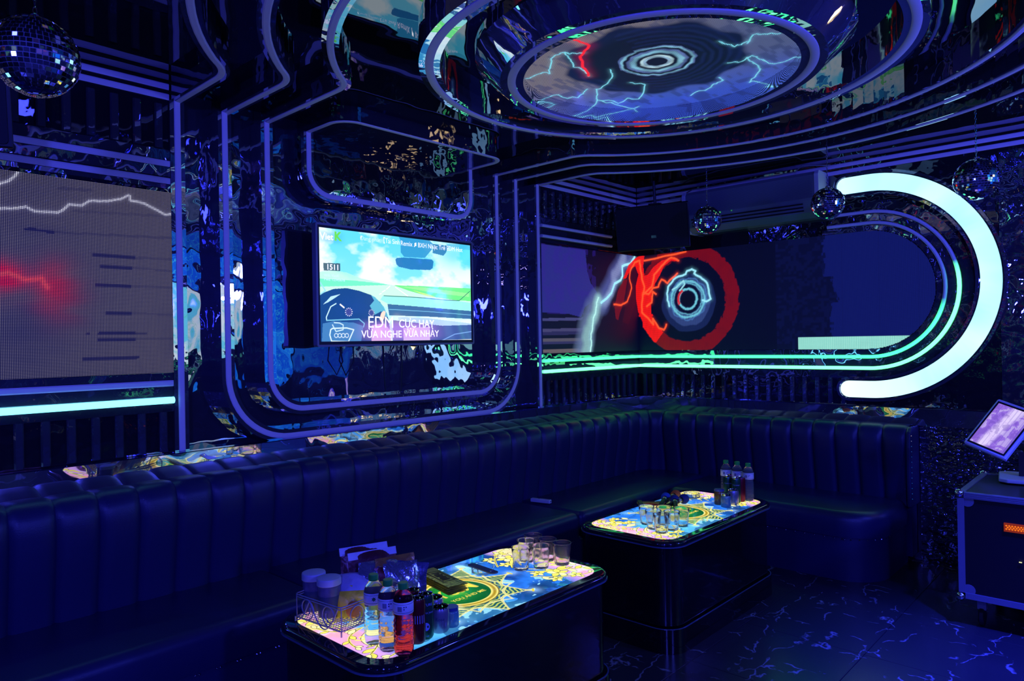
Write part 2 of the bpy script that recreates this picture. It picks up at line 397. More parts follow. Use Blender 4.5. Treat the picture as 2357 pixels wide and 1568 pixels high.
wall_front = struct(MB().box(XW, 0.12, YW-0.1, YW, 0, ZC).build('wall_front', M['black']))

# ledge that runs round the room above the sofa
trim = struct(MB().slab([(0.0, 0.93), (-0.031, 0.93), (-0.040, 1.045), (0.0, 1.045)], XW, 0.0, lambda u, v, d: (d, u, v)).build('trim_1', M['ledge']))
trim2 = struct(MB().slab([(0.0, 0.93), (-0.031, 0.93), (-0.040, 1.045), (0.0, 1.045)], YW, 0.0, lambda u, v, d: (u, d, v)).build('trim_2', M['ledge']))
struct(MB().box(XW, 0.0, -0.044, -0.0, 1.045, 1.049).build('trim_3', M['edge']))
struct(MB().box(-0.044, 0.0, YW, 0.0, 1.045, 1.049).build('trim_4', M['edge']))

# ------------------------------------------------------------------ frames with unlit light strips, wall to ceiling
RW, SW = 0.034, 0.0145
rib_sec = lambda d0, d1: [(-RW, d0), (RW, d0), (RW, d1), (-RW, d1)]
def strip_sec(d0, s): return [(-SW, d0), (-SW, d0-s*0.003), (-SW*0.6, d0-s*0.0055), (SW*0.6, d0-s*0.0055), (SW, d0-s*0.003), (SW, d0)]
def frame(label, hw, R, wall_paths):
    t = thing('light_frame', label, 'light frame', (CX, 0, ZS))
    off = lambda f: (lambda u, v, d: tuple(np.array(f(u, v, d))-np.array((CX, 0, ZS))))
    ang = math.degrees(math.asin(hw/R))
    yj = CY+math.sqrt(R*R-hw*hw)
    path = [(CX-hw, 0.0)]+[(CX-hw, yj*k/8) for k in range(1, 8)]+arc(CX, CY, R, 90+ang, 450-ang, 110)+[(CX+hw, yj*k/8) for k in range(7, 0, -1)]+[(CX+hw, 0.0)]
    path = soften(path, np.array((CX-hw, yj)), 0.09); path = soften(path, np.array((CX+hw, yj)), 0.09)
    MB().band(path, rib_sec(ZS, ZC), off(mapC)).build('mirror_rib', M['ribdark'], t)
    MB().band(path, strip_sec(ZS, 1), off(mapC)).build('light_strip', M['strip'], t)
    for wp in wall_paths:
        MB().band(wp, rib_sec(0.0, YR), off(mapA)).build('mirror_rib', M['rib'], t)
        MB().band(wp, strip_sec(0.0, 1), off(mapA)).build('light_strip', M['strip'], t)
    return t
def ushape(x0, x1, zb, r, zt=ZS):
    return [(x0, zt)]+[(x0, zb+r+0.01)]+arc(x0+r, zb+r, r, 180, 270, 14)+arc(x1-r, zb+r, r, 270, 360, 14)+[(x1, zb+r+0.01), (x1, zt)]
frame('innermost keyhole frame of unlit strip round the television and across the ceiling', 0.875, 1.41, [ushape(-3.585, -1.83, 1.205, 0.20)])
frame('middle keyhole frame of unlit strip, its rounded bottom corners just above the sofa ledge', 1.095, 1.645, [ushape(-3.815, -1.625, 1.062, 0.34)])
frame('outermost keyhole frame whose straight uprights run down to the sofa ledge', 1.34, 1.895, [[(-4.05, ZS), (-4.05, 1.05)], [(-1.38, ZS), (-1.38, 1.05)]])

# lowered mirror box above the television, edged by a strip
t = thing('soffit_box', 'lowered black mirror box with rounded corners above the television', 'soffit', (-2.71, 0, ZS))
off = lambda f, o=(-2.71, 0, ZS): (lambda u, v, d: tuple(np.array(f(u, v, d))-np.array(o)))
x0, x1 = -3.335, -2.085
plan = [(x0, 0.0)]+arc(x0+0.12, -0.33+0.12, 0.12, 180, 270, 10)+arc(x1-0.12, -0.33+0.12, 0.12, 270, 360, 10)+[(x1, 0.0)]
elev = [(x0, ZS)]+arc(x0+0.14, 2.40+0.14, 0.14, 180, 270, 10)+arc(x1-0.14, 2.40+0.14, 0.14, 270, 360, 10)+[(x1, ZS)]
MB().slab(plan+[(x1, YR), (x0, YR)], ZS, ZC, off(mapC)).build('ceiling_slab', M['ribdark'], t)
MB().slab(elev, 0.0, YR, off(mapA)).build('wall_slab', M['black'], t)
inset = lambda P, k: P
MB().band(plan, [(a-0.012, d) for a, d in strip_sec(ZS, 1)] and strip_sec(ZS, 1), off(mapC)).build('light_strip', M['strip'], t)
MB().band(elev, strip_sec(0.0, 1), off(mapA)).build('light_strip', M['strip'], t)
MB().band(elev, [(-0.03, -0.0005), (0.03, -0.0005), (0.03, 0.03), (-0.03, 0.03)], off(mapA)).build('mirror_edge', M['rib'], t)

# ------------------------------------------------------------------ round ceiling: outer ring, drum ring, LED disc
t = thing('ceiling_ring', 'large ceiling ring with unlit strip around the round LED screen', 'ceiling light', (CX, CY, ZS))
circ = lambda R, n=128: [(R*math.cos(2*PI*k/n), R*math.sin(2*PI*k/n)) for k in range(n)]
MB().band(circ(1.008), [(-0.045, 0), (0.045, 0), (0.045, ZC-ZS), (-0.045, ZC-ZS)], lambda u, v, d: (u, v, d), True).build('mirror_rib', M['rib'], t, smooth=True)
MB().band(circ(1.008), [(w_*1.25, d-ZS) for w_, d in strip_sec(ZS, 1)], lambda u, v, d: (u, v, d), True).build('light_strip', M['strip'], t, smooth=True)
t = thing('ceiling_drum', 'inner ceiling drum whose unlit strip rings the round LED screen', 'ceiling light', (CX, CY, 2.71))
MB().band(circ(0.648), [(-0.052, 0), (0.052, 0), (0.048, 0.01), (-0.15, 0.10), (-0.17, 0.19), (0.0, 0.19), (0.042, 0.10), (0.042, 0.002)][:2]+[(0.042, 0.07), (0.042, 0.12), (-0.16, 0.12), (-0.16, 0.095)], lambda u, v, d: (u, v, d), True).build('mirror_body', M['rib'], t, smooth=True, angle=25)
MB().band(circ(0.648), [(w_*1.25, d-ZS) for w_, d in strip_sec(ZS, 1)], lambda u, v, d: (u, v, d), True).build('light_strip', M['strip'], t, smooth=True)

# LED disc
PITCH_LED = 0.005
def toC(p): q = on_plane(p[0], p[1], 2, 2.78); return (q[0]-CX, q[1]-CY)
cv = Canvas(-0.61, 0.61, -0.61, 0.61, 245, 245, toC)
r = np.hypot(cv.U, cv.V); a = np.arctan2(cv.V, cv.U)
n1 = fbm(cv.U, cv.V, 4, 4, 3); n2 = fbm(a*3, r*10, 1.5, 3, 5)
cv.mix(np.ones_like(r), lin(78, 88, 130))
cv.mix(np.clip((-cv.U*0.9+cv.V*0.5+0.15)*2.0, 0, 0.9), lin(112, 104, 112))
cv.mix(np.clip((cv.U*0.9+cv.V*0.25-0.05)*2.2, 0, 0.9), lin(50, 80, 190))
blk = fbm(np.floor(cv.U*22), np.floor(cv.V*60), 0.77, 1, 9)
cv.mix((blk > 0.62)*0.5, lin(35, 45, 95))
rr = r*(1+0.10*(n2-0.5)); cc = toC((1512, 142)); rc = np.hypot(cv.U-cc[0], cv.V-cc[1])
rcj = rc*(1+0.22*(n1-0.5)+0.05*np.sin(9*a))
cv.mix(np.clip((0.40-rcj)/0.03, 0, 1), lin(8, 16, 60))
cv.mix(np.clip((0.34-rcj)/0.06, 0, 1)*0.75, lin(3, 6, 34))
for R_ in (0.20, 0.235, 0.27, 0.31, 0.35): cv.mix(np.clip(1.4-np.abs(rc*(1+0.08*(n2-0.5))-R_)/0.009, 0, 1)*0.5*(n1 > 0.42), lin(20, 34, 92))
for R_, w_, c_ in ((0.065, 0.008, (190, 225, 235)), (0.052, 0.006, (150, 190, 220)), (0.105, 0.014, (130, 190, 215)), (0.125, 0.008, (90, 110, 170)), (0.155, 0.007, (130, 190, 215)), (0.165, 0.004, (80, 100, 160))):
    rj = rc*(1+0.16*(n2-0.5)); cv.mix(np.clip(1.4-np.abs(rj-R_)/w_, 0, 1)*(0.55+0.45*np.sin(a*2+R_*40)**2), lin(c_))
ly = lin(120, 205, 225)
for k, pth in enumerate([[(1211,181),(1265,170),(1268,135),(1300,120),(1345,122)], [(1300,122),(1320,155),(1356,176)], [(1345,262),(1375,230),(1372,205),(1408,180),(1405,160)], [(1375,230),(1470,228),(1485,195),(1450,190)], [(1470,245),(1385,232)],
                         [(1850,128),(1760,140),(1720,132),(1675,145)], [(1720,132),(1750,160),(1725,190),(1770,200)], [(1590,220),(1640,195),(1665,185),(1655,178)], [(1720,100),(1733,80),(1800,75)], [(1655,95),(1690,108),(1720,95)], [(1240,225),(1330,225),(1352,205)]]):
    q = jag(pth, 0.16, 3, k+3); cv.line(q, 0.0032, ly); cv.glow(q, 0.014, tuple(c*0.14 for c in ly))
q = jag([(1322,92),(1356,105),(1335,130),(1355,175)], 0.12, 3, 44); cv.line(q, 0.006, lin(255, 30, 40)); cv.glow(q, 0.03, (0.12, 0.0, 0.01))
m_disc = attr_emit('led_disc_panel', 1.0, 0.5, dots=(0, 1, 0.0058), dot_r=0.33, rest=0.05)
t = thing('round_led_screen', 'round LED screen set in the ceiling showing lightning round a dark eye', 'screen', (CX, CY, 2.78))
cv.mesh('pixel_panel', m_disc, lambda U, V: (U, V, U*0), t, keep=(r < 0.61))
MB().lathe([(0.606, 0.004), (0.606, 0.048)], seg=96).build('back_plate', M['plasticblack'], t)
# ------------------------------------------------------------------ LED walls
XR = FX1+0.009      # right zone of the back wall starts here (-1.346)
XL = FX0-0.030      # left zone ends here
ZB, ZT = 1.455, 2.305
MIR = {}
# left LED wall
toL = lambda p: (lambda q: (q[0], q[2]))(on_plane(p[0], p[1], 1, 0.0))
Z0L, Z1L = 1.432, 2.296
cv = Canvas(-6.60, XL, Z0L, Z1L, 504, 174, toL)
n1 = fbm(cv.U, cv.V, 3, 4, 21); n2 = fbm(cv.U, cv.V*3, 6, 3, 22)
cv.mix(np.ones_like(n1), lin(98, 92, 96)); cv.mix((n1-0.45)*1.2, lin(62, 60, 82))
tl = toL((0, 640)); g_ = np.exp(-((cv.U-(-4.62))/0.20)**2-((cv.V-1.80)/0.35)**2); cv.mix(g_*0.35*n2*2, lin(45, 48, 85))
c5 = lambda x, y: (x/3.014, 380+y/3.014)
def dash(cx0, cy0, cx1, cy1, h=22, a=0.85, col=(18, 18, 60)):
    cv.poly([c5(cx0, cy0), c5(cx1, cy1), c5(cx1, cy1+h), c5(cx0, cy0+h)], lin(col), a)
for d_ in ((200,432,380,455), (380,458,1215,500,16,0.35), (640,610,940,633), (940,636,1215,646,16,0.3), (690,692,915,703), (915,706,1215,730,14,0.3), (665,822,915,830), (915,835,1215,842,14,0.3), (735,1018,915,1018), (915,1022,1215,1030,14,0.3), (680,1158,945,1155), (945,1160,1020,1158,18,0.6), (680,1200,945,1197), (945,1200,1215,1200,14,0.3), (570,1335,970,1322), (400,150,640,165,20,0.35), (500,310,1215,350,16,0.25), (170,432,192,434,16,0.9), (595,1160,625,1158,22,0.8)):
    dash(*d_)
red = lin(255, 45, 40)
e = toL((125, 662)); d2 = ((cv.U-e[0])/0.085)**2+((cv.V-e[1])/0.11)**2; cv.mix(np.exp(-d2*1.5)*1.1*(0.35+n2), lin(225, 42, 42)); 
e = toL((150, 680)); d2 = ((cv.U-e[0])/0.10)**2+((cv.V-e[1])/0.14)**2; cv.mix(np.exp(-d2*1.3)*0.5*n2*1.6, lin(150, 42, 55))
e = toL((-5, 640)); d2 = ((cv.U-e[0])/0.085)**2+((cv.V-e[1])/0.065)**2; cv.mix(np.exp(-d2)*1.4*n2*1.6, lin(230, 25, 35))
q = jag([c5(-300, 760), c5(0, 755), c5(60, 745), c5(130, 775), c5(180, 795), c5(290, 785), c5(330, 850)], 0.06, 2, 5); cv.line(q, 0.008, lin(255, 70, 60)); cv.glow(q, 0.016, (0.3, 0.02, 0.02))
for q in ([c5(-200,300), c5(0,300), c5(90,300), c5(180,290), c5(240,318), c5(400,330), c5(440,310), c5(480,272), c5(570,280), c5(620,248), c5(740,250), c5(840,235), c5(890,210), c5(905,215), c5(905,245), c5(1000,265), c5(1100,318), c5(1150,345), c5(1215,335)], [c5(-100,160), c5(0,128), c5(60,110), c5(110,70), c5(125,45)]):
    cv.line(q, 0.0045, lin(225, 225, 250)); cv.glow(q, 0.012, (0.10, 0.10, 0.14))
m_l = attr_emit('led_wall_coarse_pixels', 0.55, 0.5, dots=(0, 2, 0.0062), dot_r=0.30, rest=0.03)
t = thing('led_screen', 'grainy grey LED wall with a red flare left of the frames', 'screen', (0, 0, 0))
cv.mesh('pixel_panel', m_l, lambda U, V: (U, U*0+0.002, V), t)
MB().box(-6.60, XL, 0.003, 0.012, Z0L, Z1L).build('back_plate', M['plasticblack'], t)

# right LED wall: runs from the frames into the corner and on to the rounded end
def toR(p):
    if p[0] < 1472: q = on_plane(p[0], p[1], 1, 0.0); return (q[0], q[2])
    q = on_plane(p[0], p[1], 0, 0.0); return (-q[1], q[2])
YE = 1.935; RE = 0.425; ZM = 1.88
cv = Canvas(XR, YE+RE, ZB, ZT, 742, 171, toR)
U, V = cv.U, cv.V
n1 = fbm(U, V, 5, 4, 31); n2 = fbm(U, V, 18, 3, 32); bk = fbm(np.floor(U/0.02), np.floor(V/0.02), 0.9, 2, 33)
cv.mix(np.ones_like(U), lin(2, 3, 30)); cv.mix(np.clip(-U*1.2, 0, 1)*0.5, lin(10, 6, 40))
k7 = lambda x, y: (1240+x/3.571, 540+y/3.571)
# deep blue field of the rounded end, ragged left edge
xe = toR((1895, 600))[0]; edge = xe+0.05*(bk-0.5)+0.05*(V < 2.0)+0.06*np.clip((2.02-V)*4, 0, 1)*(V > 1.8)
cv.mix(np.clip((U-edge)/0.006, 0, 1), lin(12, 21, 96)); cv.mix(((U > edge) & (np.abs((U*100) % 25) < 0.6))*0.35, lin(8, 12, 70))
cv.mix(((U > xe-0.36) & (U < edge))*(0.25+0.5*(bk > 0.5)), lin(7, 12, 62))
# blue fields left
cv.poly([k7(10,75), k7(385,130), k7(400,300), k7(430,400), k7(490,490), k7(440,550), k7(380,600), k7(350,680), k7(240,650), k7(20,640)], lin(44, 44, 140), 0.95)
cv.mix(((U < toR(k7(470,300))[0]) & (V > toR(k7(20,650))[1]))*(n2 > 0.52)*0.35, lin(50, 30, 150))
for y0_, y1_, c_ in ((688,712,(72,72,130)), (775,800,(74,70,118)), (800,828,(44,40,92)), (855,880,(92,86,104)), (880,905,(52,48,100)), (945,975,(112,98,104))):
    cv.poly([k7(22,y0_), k7(370,y0_-6), k7(350,y1_-6), k7(22,y1_)], lin(c_), 0.9)
# pale bolt with violet body
def blob(pts, wd, col, a=0.9, seed=1, am=0.1): q = jag(pts, am, 3, seed); cv.line(q, wd, col, 0.5, a)
blob([k7(735,178), k7(680,240), k7(610,360), k7(570,450), k7(530,570)], 0.075, lin(78, 92, 165), 0.85, 3)
blob([k7(700,190), k7(620,330), k7(545,560)], 0.04, lin(150, 165, 215), 0.6, 4)
blob([k7(485,560), k7(420,700), k7(390,850), k7(360,970)], 0.095, lin(110, 130, 175), 0.8, 6)
blob([k7(490,540), k7(440,700), k7(400,900), k7(385,970)], 0.05, lin(150, 200, 200), 0.75, 8)
cy = lin(160, 235, 250)
q = [k7(790,185), k7(755,240), k7(710,250), k7(688,262), k7(690,340), k7(675,375), k7(625,405), k7(600,480), k7(560,525), k7(515,560)]; cv.line(q, 0.011, cy); cv.glow(q, 0.03, (0.08, 0.2, 0.25))
q = jag([k7(493,520), k7(450,690), k7(430,860), k7(425,970)], 0.08, 3, 9); cv.line(q, 0.008, lin(190, 245, 235)); cv.glow(q, 0.03, (0.08, 0.2, 0.22))
# red: ring
po = [toR(k7(*p)) for p in ((1650,480), (1560,250), (1425,110), (1560,800), (1440,940), (1000,900), (860,780))]
pi_ = [toR(k7(*p)) for p in ((1540,520), (1470,300), (1350,215), (1500,650), (1400,800), (1250,885), (1080,850), (935,620))]
def fitc(P): P = np.array(P); A = np.c_[2*P, np.ones(len(P))]; s_ = np.linalg.lstsq(A, (P**2).sum(1), rcond=None)[0]; return s_[0], s_[1], math.sqrt(s_[2]+s_[0]**2+s_[1]**2)
ox, oy, oR = fitc(po); ix, iy, iR = fitc(pi_)
bj = 0.014*(bk-0.5)*2
ring = np.clip((oR-np.hypot(U-ox, V-oy)+bj)/0.004, 0, 1)*np.clip((np.hypot(U-ix, V-iy)-iR+bj)/0.004, 0, 1)
cv.mix(ring*np.clip((U-(-0.02))/0.02, 0, 1)*(0.8+0.4*n2), lin(120, 5, 14))
R1 = lin(250, 22, 14); R2 = lin(255, 90, 45)
# arms of the flame
a_ = np.arctan2(V-iy, U-ix)
lf = ring*((np.degrees(a_) > 165) | (np.degrees(a_) < -130)); cv.mix(lf*(0.75+0.5*n2), R1)
cv.poly([k7(830,175), k7(870,175), k7(860,260), k7(870,340), k7(900,330), k7(940,270), k7(1030,200), k7(1100,175), k7(1140,200), k7(1150,222), k7(1090,215), k7(1030,260), k7(1000,330), k7(960,400), k7(930,480), k7(925,600), k7(930,680), k7(880,700), k7(820,640), k7(800,520), k7(800,420), k7(820,330), k7(795,260), k7(760,280), k7(720,360), k7(695,365), k7(740,250), k7(790,200)], R1, 0.95)
cv.poly([k7(700,370), k7(730,370), k7(700,560), k7(670,640), k7(655,705), k7(635,690), k7(625,600), k7(650,470)], lin(120, 8, 25), 0.8)
cv.poly([k7(740,380), k7(800,420), k7(800,560), k7(740,740), k7(690,720), k7(720,560)], lin(46, 4, 30), 0.8)
cv.poly([k7(1010,215), k7(1190,170), k7(1210,140), k7(1100,148), k7(960,200)], lin(120, 8, 14), 0.9)
for q in ([k7(680,180), k7(870,215), k7(1210,140)][1:], [k7(865,490), k7(930,430), k7(950,330), k7(1010,260), k7(1090,190), k7(1150,215)], [k7(620,575), k7(680,580), k7(730,550), k7(765,440), k7(750,330), k7(790,230), k7(830,215), k7(840,300), k7(870,430), k7(850,560), k7(850,640), k7(910,700), k7(945,740), k7(940,690), k7(990,770), k7(1030,785), k7(1050,740)], [k7(965,490), k7(940,470), k7(930,560), k7(890,590)], [k7(860,480), k7(905,490), k7(940,440), k7(985,430), k7(1010,370), k7(1060,400), k7(1140,320)]):
    q = jag(q, 0.07, 2, 12); cv.line(q, 0.008, R2); cv.glow(q, 0.018, (0.2, 0.01, 0.0))
# pale eye rings
e = toR(k7(1225, 530)); rc = np.hypot(U-e[0], V-e[1]); an = np.arctan2(V-e[1], U-e[0])
rj = rc*(1+0.10*(n2-0.5))
e2 = toR(k7(1232, 560)); cv.mix(np.clip((0.255-np.hypot(U-e2[0], V-e2[1])+0.05*(n1-0.5))/0.01, 0, 1)*0.85, lin(24, 38, 92))
cv.mix(np.clip((0.20-np.hypot(U-e2[0], V-e2[1])+0.08*(n1-0.5))/0.01, 0, 1)*0.6, lin(62, 84, 150))
cv.mix(np.clip((0.13-rj)/0.01, 0, 1), lin(4, 8, 45))
for R_, w_, al in ((0.085, 0.011, 1), (0.155, 0.012, 0.9), (0.175, 0.008, 0.7), (0.135, 0.007, 0.6)):
    rj = rc*(1+0.16*(fbm(an*2+R_*90, rc*8, 2, 3, int(R_*1000))-0.5)); cv.mix(np.clip(1.3-np.abs(rj-R_)/w_, 0, 1)*al, lin(120, 215, 240) if R_ != 0.175 else lin(80, 130, 200))
cv.mix(np.clip(1.3-np.abs(rc-0.088)/0.012, 0, 1)*((np.degrees(an) > 120) | (np.degrees(an) < -150)), lin(230, 20, 30))
cv.mix(np.clip((0.06-rc)/0.006, 0, 1), lin(2, 4, 26))
q = jag([k7(1075,590), k7(1060,540), k7(1065,430), k7(1110,370), k7(1150,345), k7(1210,325), k7(1220,300), k7(1260,285), k7(1290,300), k7(1280,320), k7(1330,350), k7(1385,400), k7(1400,470), k7(1415,530), k7(1380,550), k7(1350,540)], 0.06, 2, 15); cv.line(q, 0.008, cy); cv.glow(q, 0.02, (0.05, 0.15, 0.2))
q = jag([k7(1100,455), k7(1140,430), k7(1190,380), k7(1200,410), k7(1160,460)], 0.1, 2, 16); cv.line(q, 0.007, cy)
# white-green caption bar
u0 = toR((1838, 785))[0]
cv.mix((U > u0)*(V < ZB+0.095)*(0.9+0.1*n2), lin(165, 240, 225)); cv.mix((U > u0)*(V < ZB+0.095)*(np.sin(U*420) > 0.35)*0.35, lin(95, 205, 190))
m_r = attr_emit('led_wall_fine_pixels_x', 1.0, 0.5, dots=(0, 2, PITCH_LED), dot_r=0.42, rest=0.25)
m_r2 = attr_emit('led_wall_fine_pixels_y', 1.0, 0.6, dots=(1, 2, PITCH_LED), dot_r=0.42, rest=0.25)
t = thing('led_screen', 'long dark LED wall with red ring and pale eye turning the room corner', 'screen')
def mp_r(U, V): return (np.minimum(U, 0.0)-0.003*(U > 0), np.where(U > 0, -U, 0.0)+np.where(U > 0, 0, 0.002), V)
me_keep = ~((U > YE) & (np.hypot(U-YE, V-ZM) > RE))
o = cv.mesh('pixel_panel', m_r, mp_r, t, keep=me_keep & (U <= 0.002)); o = cv.mesh('pixel_panel', m_r2, mp_r, t, keep=me_keep & (U >= -0.002))

# ------------------------------------------------------------------ neon tubes and wall strips
class Tube:
    """round-faced light strip along 3D path; col(s) per path point, black = unlit"""
    def __init__(s, name, path, cols, rad, parent, mtl=None):
        mb = MB().tube(path, rad, 8); o = mb.build(name, mtl or M['neon'], parent, smooth=True)
        ca = o.data.color_attributes.new('Col', 'FLOAT_COLOR', 'POINT')
        n = len(path); arr = np.zeros((n*8, 4)); arr[:, 3] = 1
        for i in range(n): arr[i*8:(i+1)*8, :3] = cols[i]
        ca.data.foreach_set('color', arr.astype(np.float32).ravel()); s.o = o
def loop_path(z0, z1, R, yl):
    P = [(x, -0.006, z0) for x in np.linspace(XR, -0.012, 12)]+[(-0.010, y, z0) for y in np.linspace(-0.02, -YE, 24)]
    zc = (z0+z1)/2; P += [(-0.010, -YE-R*math.sin(a), zc-R*math.cos(a)) for a in np.linspace(0.05, PI, 40)]
    P += [(-0.010, y, z1) for y in np.linspace(-YE+0.05, -1.66, 6)]
    return P
GREEN = np.array((0.04, 1.7, 0.36)); GHOT = np.array((0.42, 3.4, 0.80))
def loop_cols(P, arc_end, hot):
    c = []; yend = None
    on = True
    for i, p in enumerate(P):
        if i < 36: k = 1.0
        else:
            ang = (i-36)/39.0; k = np.clip((arc_end-ang)/0.06, 0, 1)
        c.append((GREEN*(1-hot)+GHOT*hot)*k*1.15)
    return c
for z0, z1, R, e_, hot, lab in ((1.40, 2.36, 0.48, 0.43, 0.12, 'inner of two green neon loops round the right LED wall, dimmer'), (1.318, 2.44, 0.561, 0.59, 0.75, 'outer of two green neon loops round the right LED wall, brighter')):
    P = loop_path(z0, z1, R, -1.66)
    t = thing('neon_loop', lab, 'neon light'); Tube('tube', P, loop_cols(P, e_, hot), 0.0125, t)
    Tube('unlit_tube', [(x, -0.006, z1) for x in np.linspace(XR, -0.42, 8)], [np.zeros(3)]*8, 0.0125, t)
# left zone: unlit loops and one lit tube
for z_, lab in ((2.435, 'upper unlit strip just above the left LED wall'), (2.352, 'lower unlit strip touching the mirror band over the left LED wall'), (1.380, 'unlit strip just under the left LED wall')):
    t = thing('wall_light_strip', lab, 'light strip'); MB().band([(-7.5, z_), (XL, z_)], strip_sec(0.008, 1), mapA).build('strip', M['strip'], t)
P = [(x, -0.008, 1.300) for x in np.linspace(-7.5, XL-0.004, 16)]
t = thing('neon_tube', 'pale cyan lit tube on the wall at lower left', 'neon light'); Tube('tube', P, [np.array((0.45, 1.9, 2.4))]*16, 0.0155, t)
for z_, lab in ((2.806, 'top'), (2.757, 'second')):
    t = thing('cornice_strip', lab+' unlit strip under the ceiling left of the frames', 'light strip'); MB().band([(-7.5, z_), (XL, z_)], strip_sec(0.008, 1), mapA).build('strip', M['strip'], t)
    t = thing('cornice_strip', lab+' unlit strip under the ceiling turning the right-hand corner', 'light strip')
    MB().band([(XR, z_), (-0.006, z_)], strip_sec(0.008, 1), mapA).build('strip', M['strip'], t)
    MB().band([(-0.006, z_), (-5.7, z_)], strip_sec(-0.002, 1), mapB).build('strip', M['strip'], t)
    
# mirror slats
sl = None
def slat(x, y, z0, z1, rot, parent):
    global sl
    h = z1-z0
    if sl is None or abs(sl[1]-h) > 0.003:
        mb = MB().add([(-0.018, 0, 0), (0.018, 0, 0), (0.018, -0.010, 0), (0.012, -0.016, 0), (-0.012, -0.016, 0), (-0.018, -0.010, 0)]+[(-0.018, 0, h), (0.018, 0, h), (0.018, -0.010, h), (0.012, -0.016, h), (-0.012, -0.016, h), (-0.018, -0.010, h)],
                      [(0,1,2,3,4,5), (11,10,9,8,7,6)]+[(k, (k+1) % 6, 6+(k+1) % 6, 6+k) for k in range(6)])
        o = mb.build('mirror_slat', M['slat'], parent); sl = (o, h)
    else:
        o = sl[0].copy(); COL.objects.link(o); o.parent = parent
    o.location = (x, y, z0); o.rotation_euler = (0, 0, rot)
for z0, z1 in ((2.505, 2.715), (1.055, 1.245)):
    for k in range(20): slat(XL-0.05-0.0962*k, 0.012, z0, z1, 0, wall_back)
    for k in range(14): slat(XR+0.06+0.094*k, 0.012, z0, z1, 0, wall_back)
    for k in range(19 if z0 < 2 else 17): slat(0.0, -0.06-0.094*k, z0, z1, -PI/2, wall_right)
# mirror bands between slats and strips
for z0, z1 in ((2.315, 2.335), (2.372, 2.418), (2.452, 2.50)):
    MB().box(-7.5, XL, 0.004, 0.012, z0, z1).build('mirror_band', M['panel'], wall_back)
    MB().box(XR, 0, 0.004, 0.012, z0, z1).build('mirror_band', M['ribdark'], wall_back)
for z0, z1 in ((1.396, 1.430), (1.318, 1.364)):
    MB().box(-7.5, XL, 0.004, 0.012, z0, z1).build('mirror_band', M['panel'], wall_back)
    MB().box(XR, 0, 0.004, 0.012, z0, z1).build('mirror_band', M['panel'], wall_back)
MB().box(-7.5, XL, -0.004, 0.012, 1.245, 1.280).build('mirror_band', M['ribdark'], wall_back)
MB().box(XR, 0, -0.004, 0.012, 1.245, 1.300).build('mirror_band', M['ribdark'], wall_back)
MB().box(-0.014, 0, -YE, -0.0, 1.245, 1.300).build('mirror_band', M['ribdark'], wall_right)
MB().box(-0.004, 0, -YE, -0.0, 1.332, 1.386).build('mirror_band', M['panel'], wall_right)
MB().box(-0.004, 0, -YE, -0.0, 1.412, 1.450).build('mirror_band', M['panel'], wall_right)
# wavy chrome border following the rounded end
def dloop(R, ys=1.60):
    z0, z1 = ZM-R, ZM+R
    return [(-ys, z0)]+[(-YE, z0)]+[(-YE-R*math.sin(a), ZM-R*math.cos(a)) for a in np.linspace(0.06, PI-0.06, 36)]+[(-YE, z1), (-ys, z1)]
for R_, w_, mm, ys_ in ((0.445, 0.016, 'panel', 1.62), (0.520, 0.022, 'panel', 1.95), (0.612, 0.030, 'ribdark', 1.95)):
    MB().band(dloop(R_, min(ys_, 1.93)), [(-w_, 0.0), (w_, 0.0), (w_, -0.006), (-w_, -0.006)], mapB).build('chrome_band', M[mm], wall_right)

# big glowing C
t = thing('arc_lamp', 'big glowing pale cyan C-shaped lamp round the end of the right LED wall', 'lamp', (0, -1.94, 1.905))
R_ = 0.738
pc = [(-(y-(-1.94))*-1, z) for y, z in []]
cpath = [(0.14, -R_)]+[(-R_*math.sin(a), -R_*math.cos(a)) for a in np.linspace(0.0, PI, 60)]+[(0.14, R_)]
def capsule(path, hw_, n=10):
    P = np.array(path); out = []; inn = []
    for i in range(len(P)):
        a, b = P[max(i-1, 0)], P[min(i+1, len(P)-1)]; tt = (b-a)/np.hypot(*(b-a)); nn = np.array([-tt[1], tt[0]])
        out.append(P[i]+nn*hw_); inn.append(P[i]-nn*hw_)
    def cap(c, fr):  # half circle from fr round to the other side
        v = fr-c; return [c+np.array([v[0]*math.cos(a)-v[1]*math.sin(a), v[0]*math.sin(a)+v[1]*math.cos(a)]) for a in np.linspace(0, -PI, n)]
    return out, inn, cap
out, inn, cap = capsule(cpath, 0.060)
mbl = MB(); n = len(out)
vs = [(-0.035, *p) for p in out]+[(-0.035, *p) for p in inn]; fs = [(i, i+1, n+i+1, n+i) for i in range(n-1)]
mbl.add(vs, fs)
for c, f_ in ((np.array(cpath[-1]), out[-1]), (np.array(cpath[0]), inn[0])):
    q = cap(c, f_); mbl.add([(-0.035, *c)]+[(-0.035, *p) for p in q], [(0, k, k+1) for k in range(1, len(q))])
o = mbl.build('light_face', attr_emit('lit_arc_face', 1.0, 0.3), t)
ca = o.data.color_attributes.new('Col', 'FLOAT_COLOR', 'POINT')
vv = np.array([v.co[:] for v in o.data.vertices]); f = fbm(vv[:,1], vv[:,2], 5, 3, 77)[:,None]
cc = np.array(lin(140, 222, 255))*(1-f)+np.array(lin(205, 255, 255))*f; cc = cc*np.array((1.45, 1.5, 1.85))
ew = np.clip(1-np.hypot(vv[:,1]-0.14, vv[:,2]+R_)/0.5, 0, 1)[:,None]; cc = cc*(1-ew)+np.array((1.0, 1.5, 1.8))*ew
ca.data.foreach_set('color', np.c_[cc, np.ones(len(cc))].astype(np.float32).ravel())
out2, inn2, cap2 = capsule(cpath, 0.078)
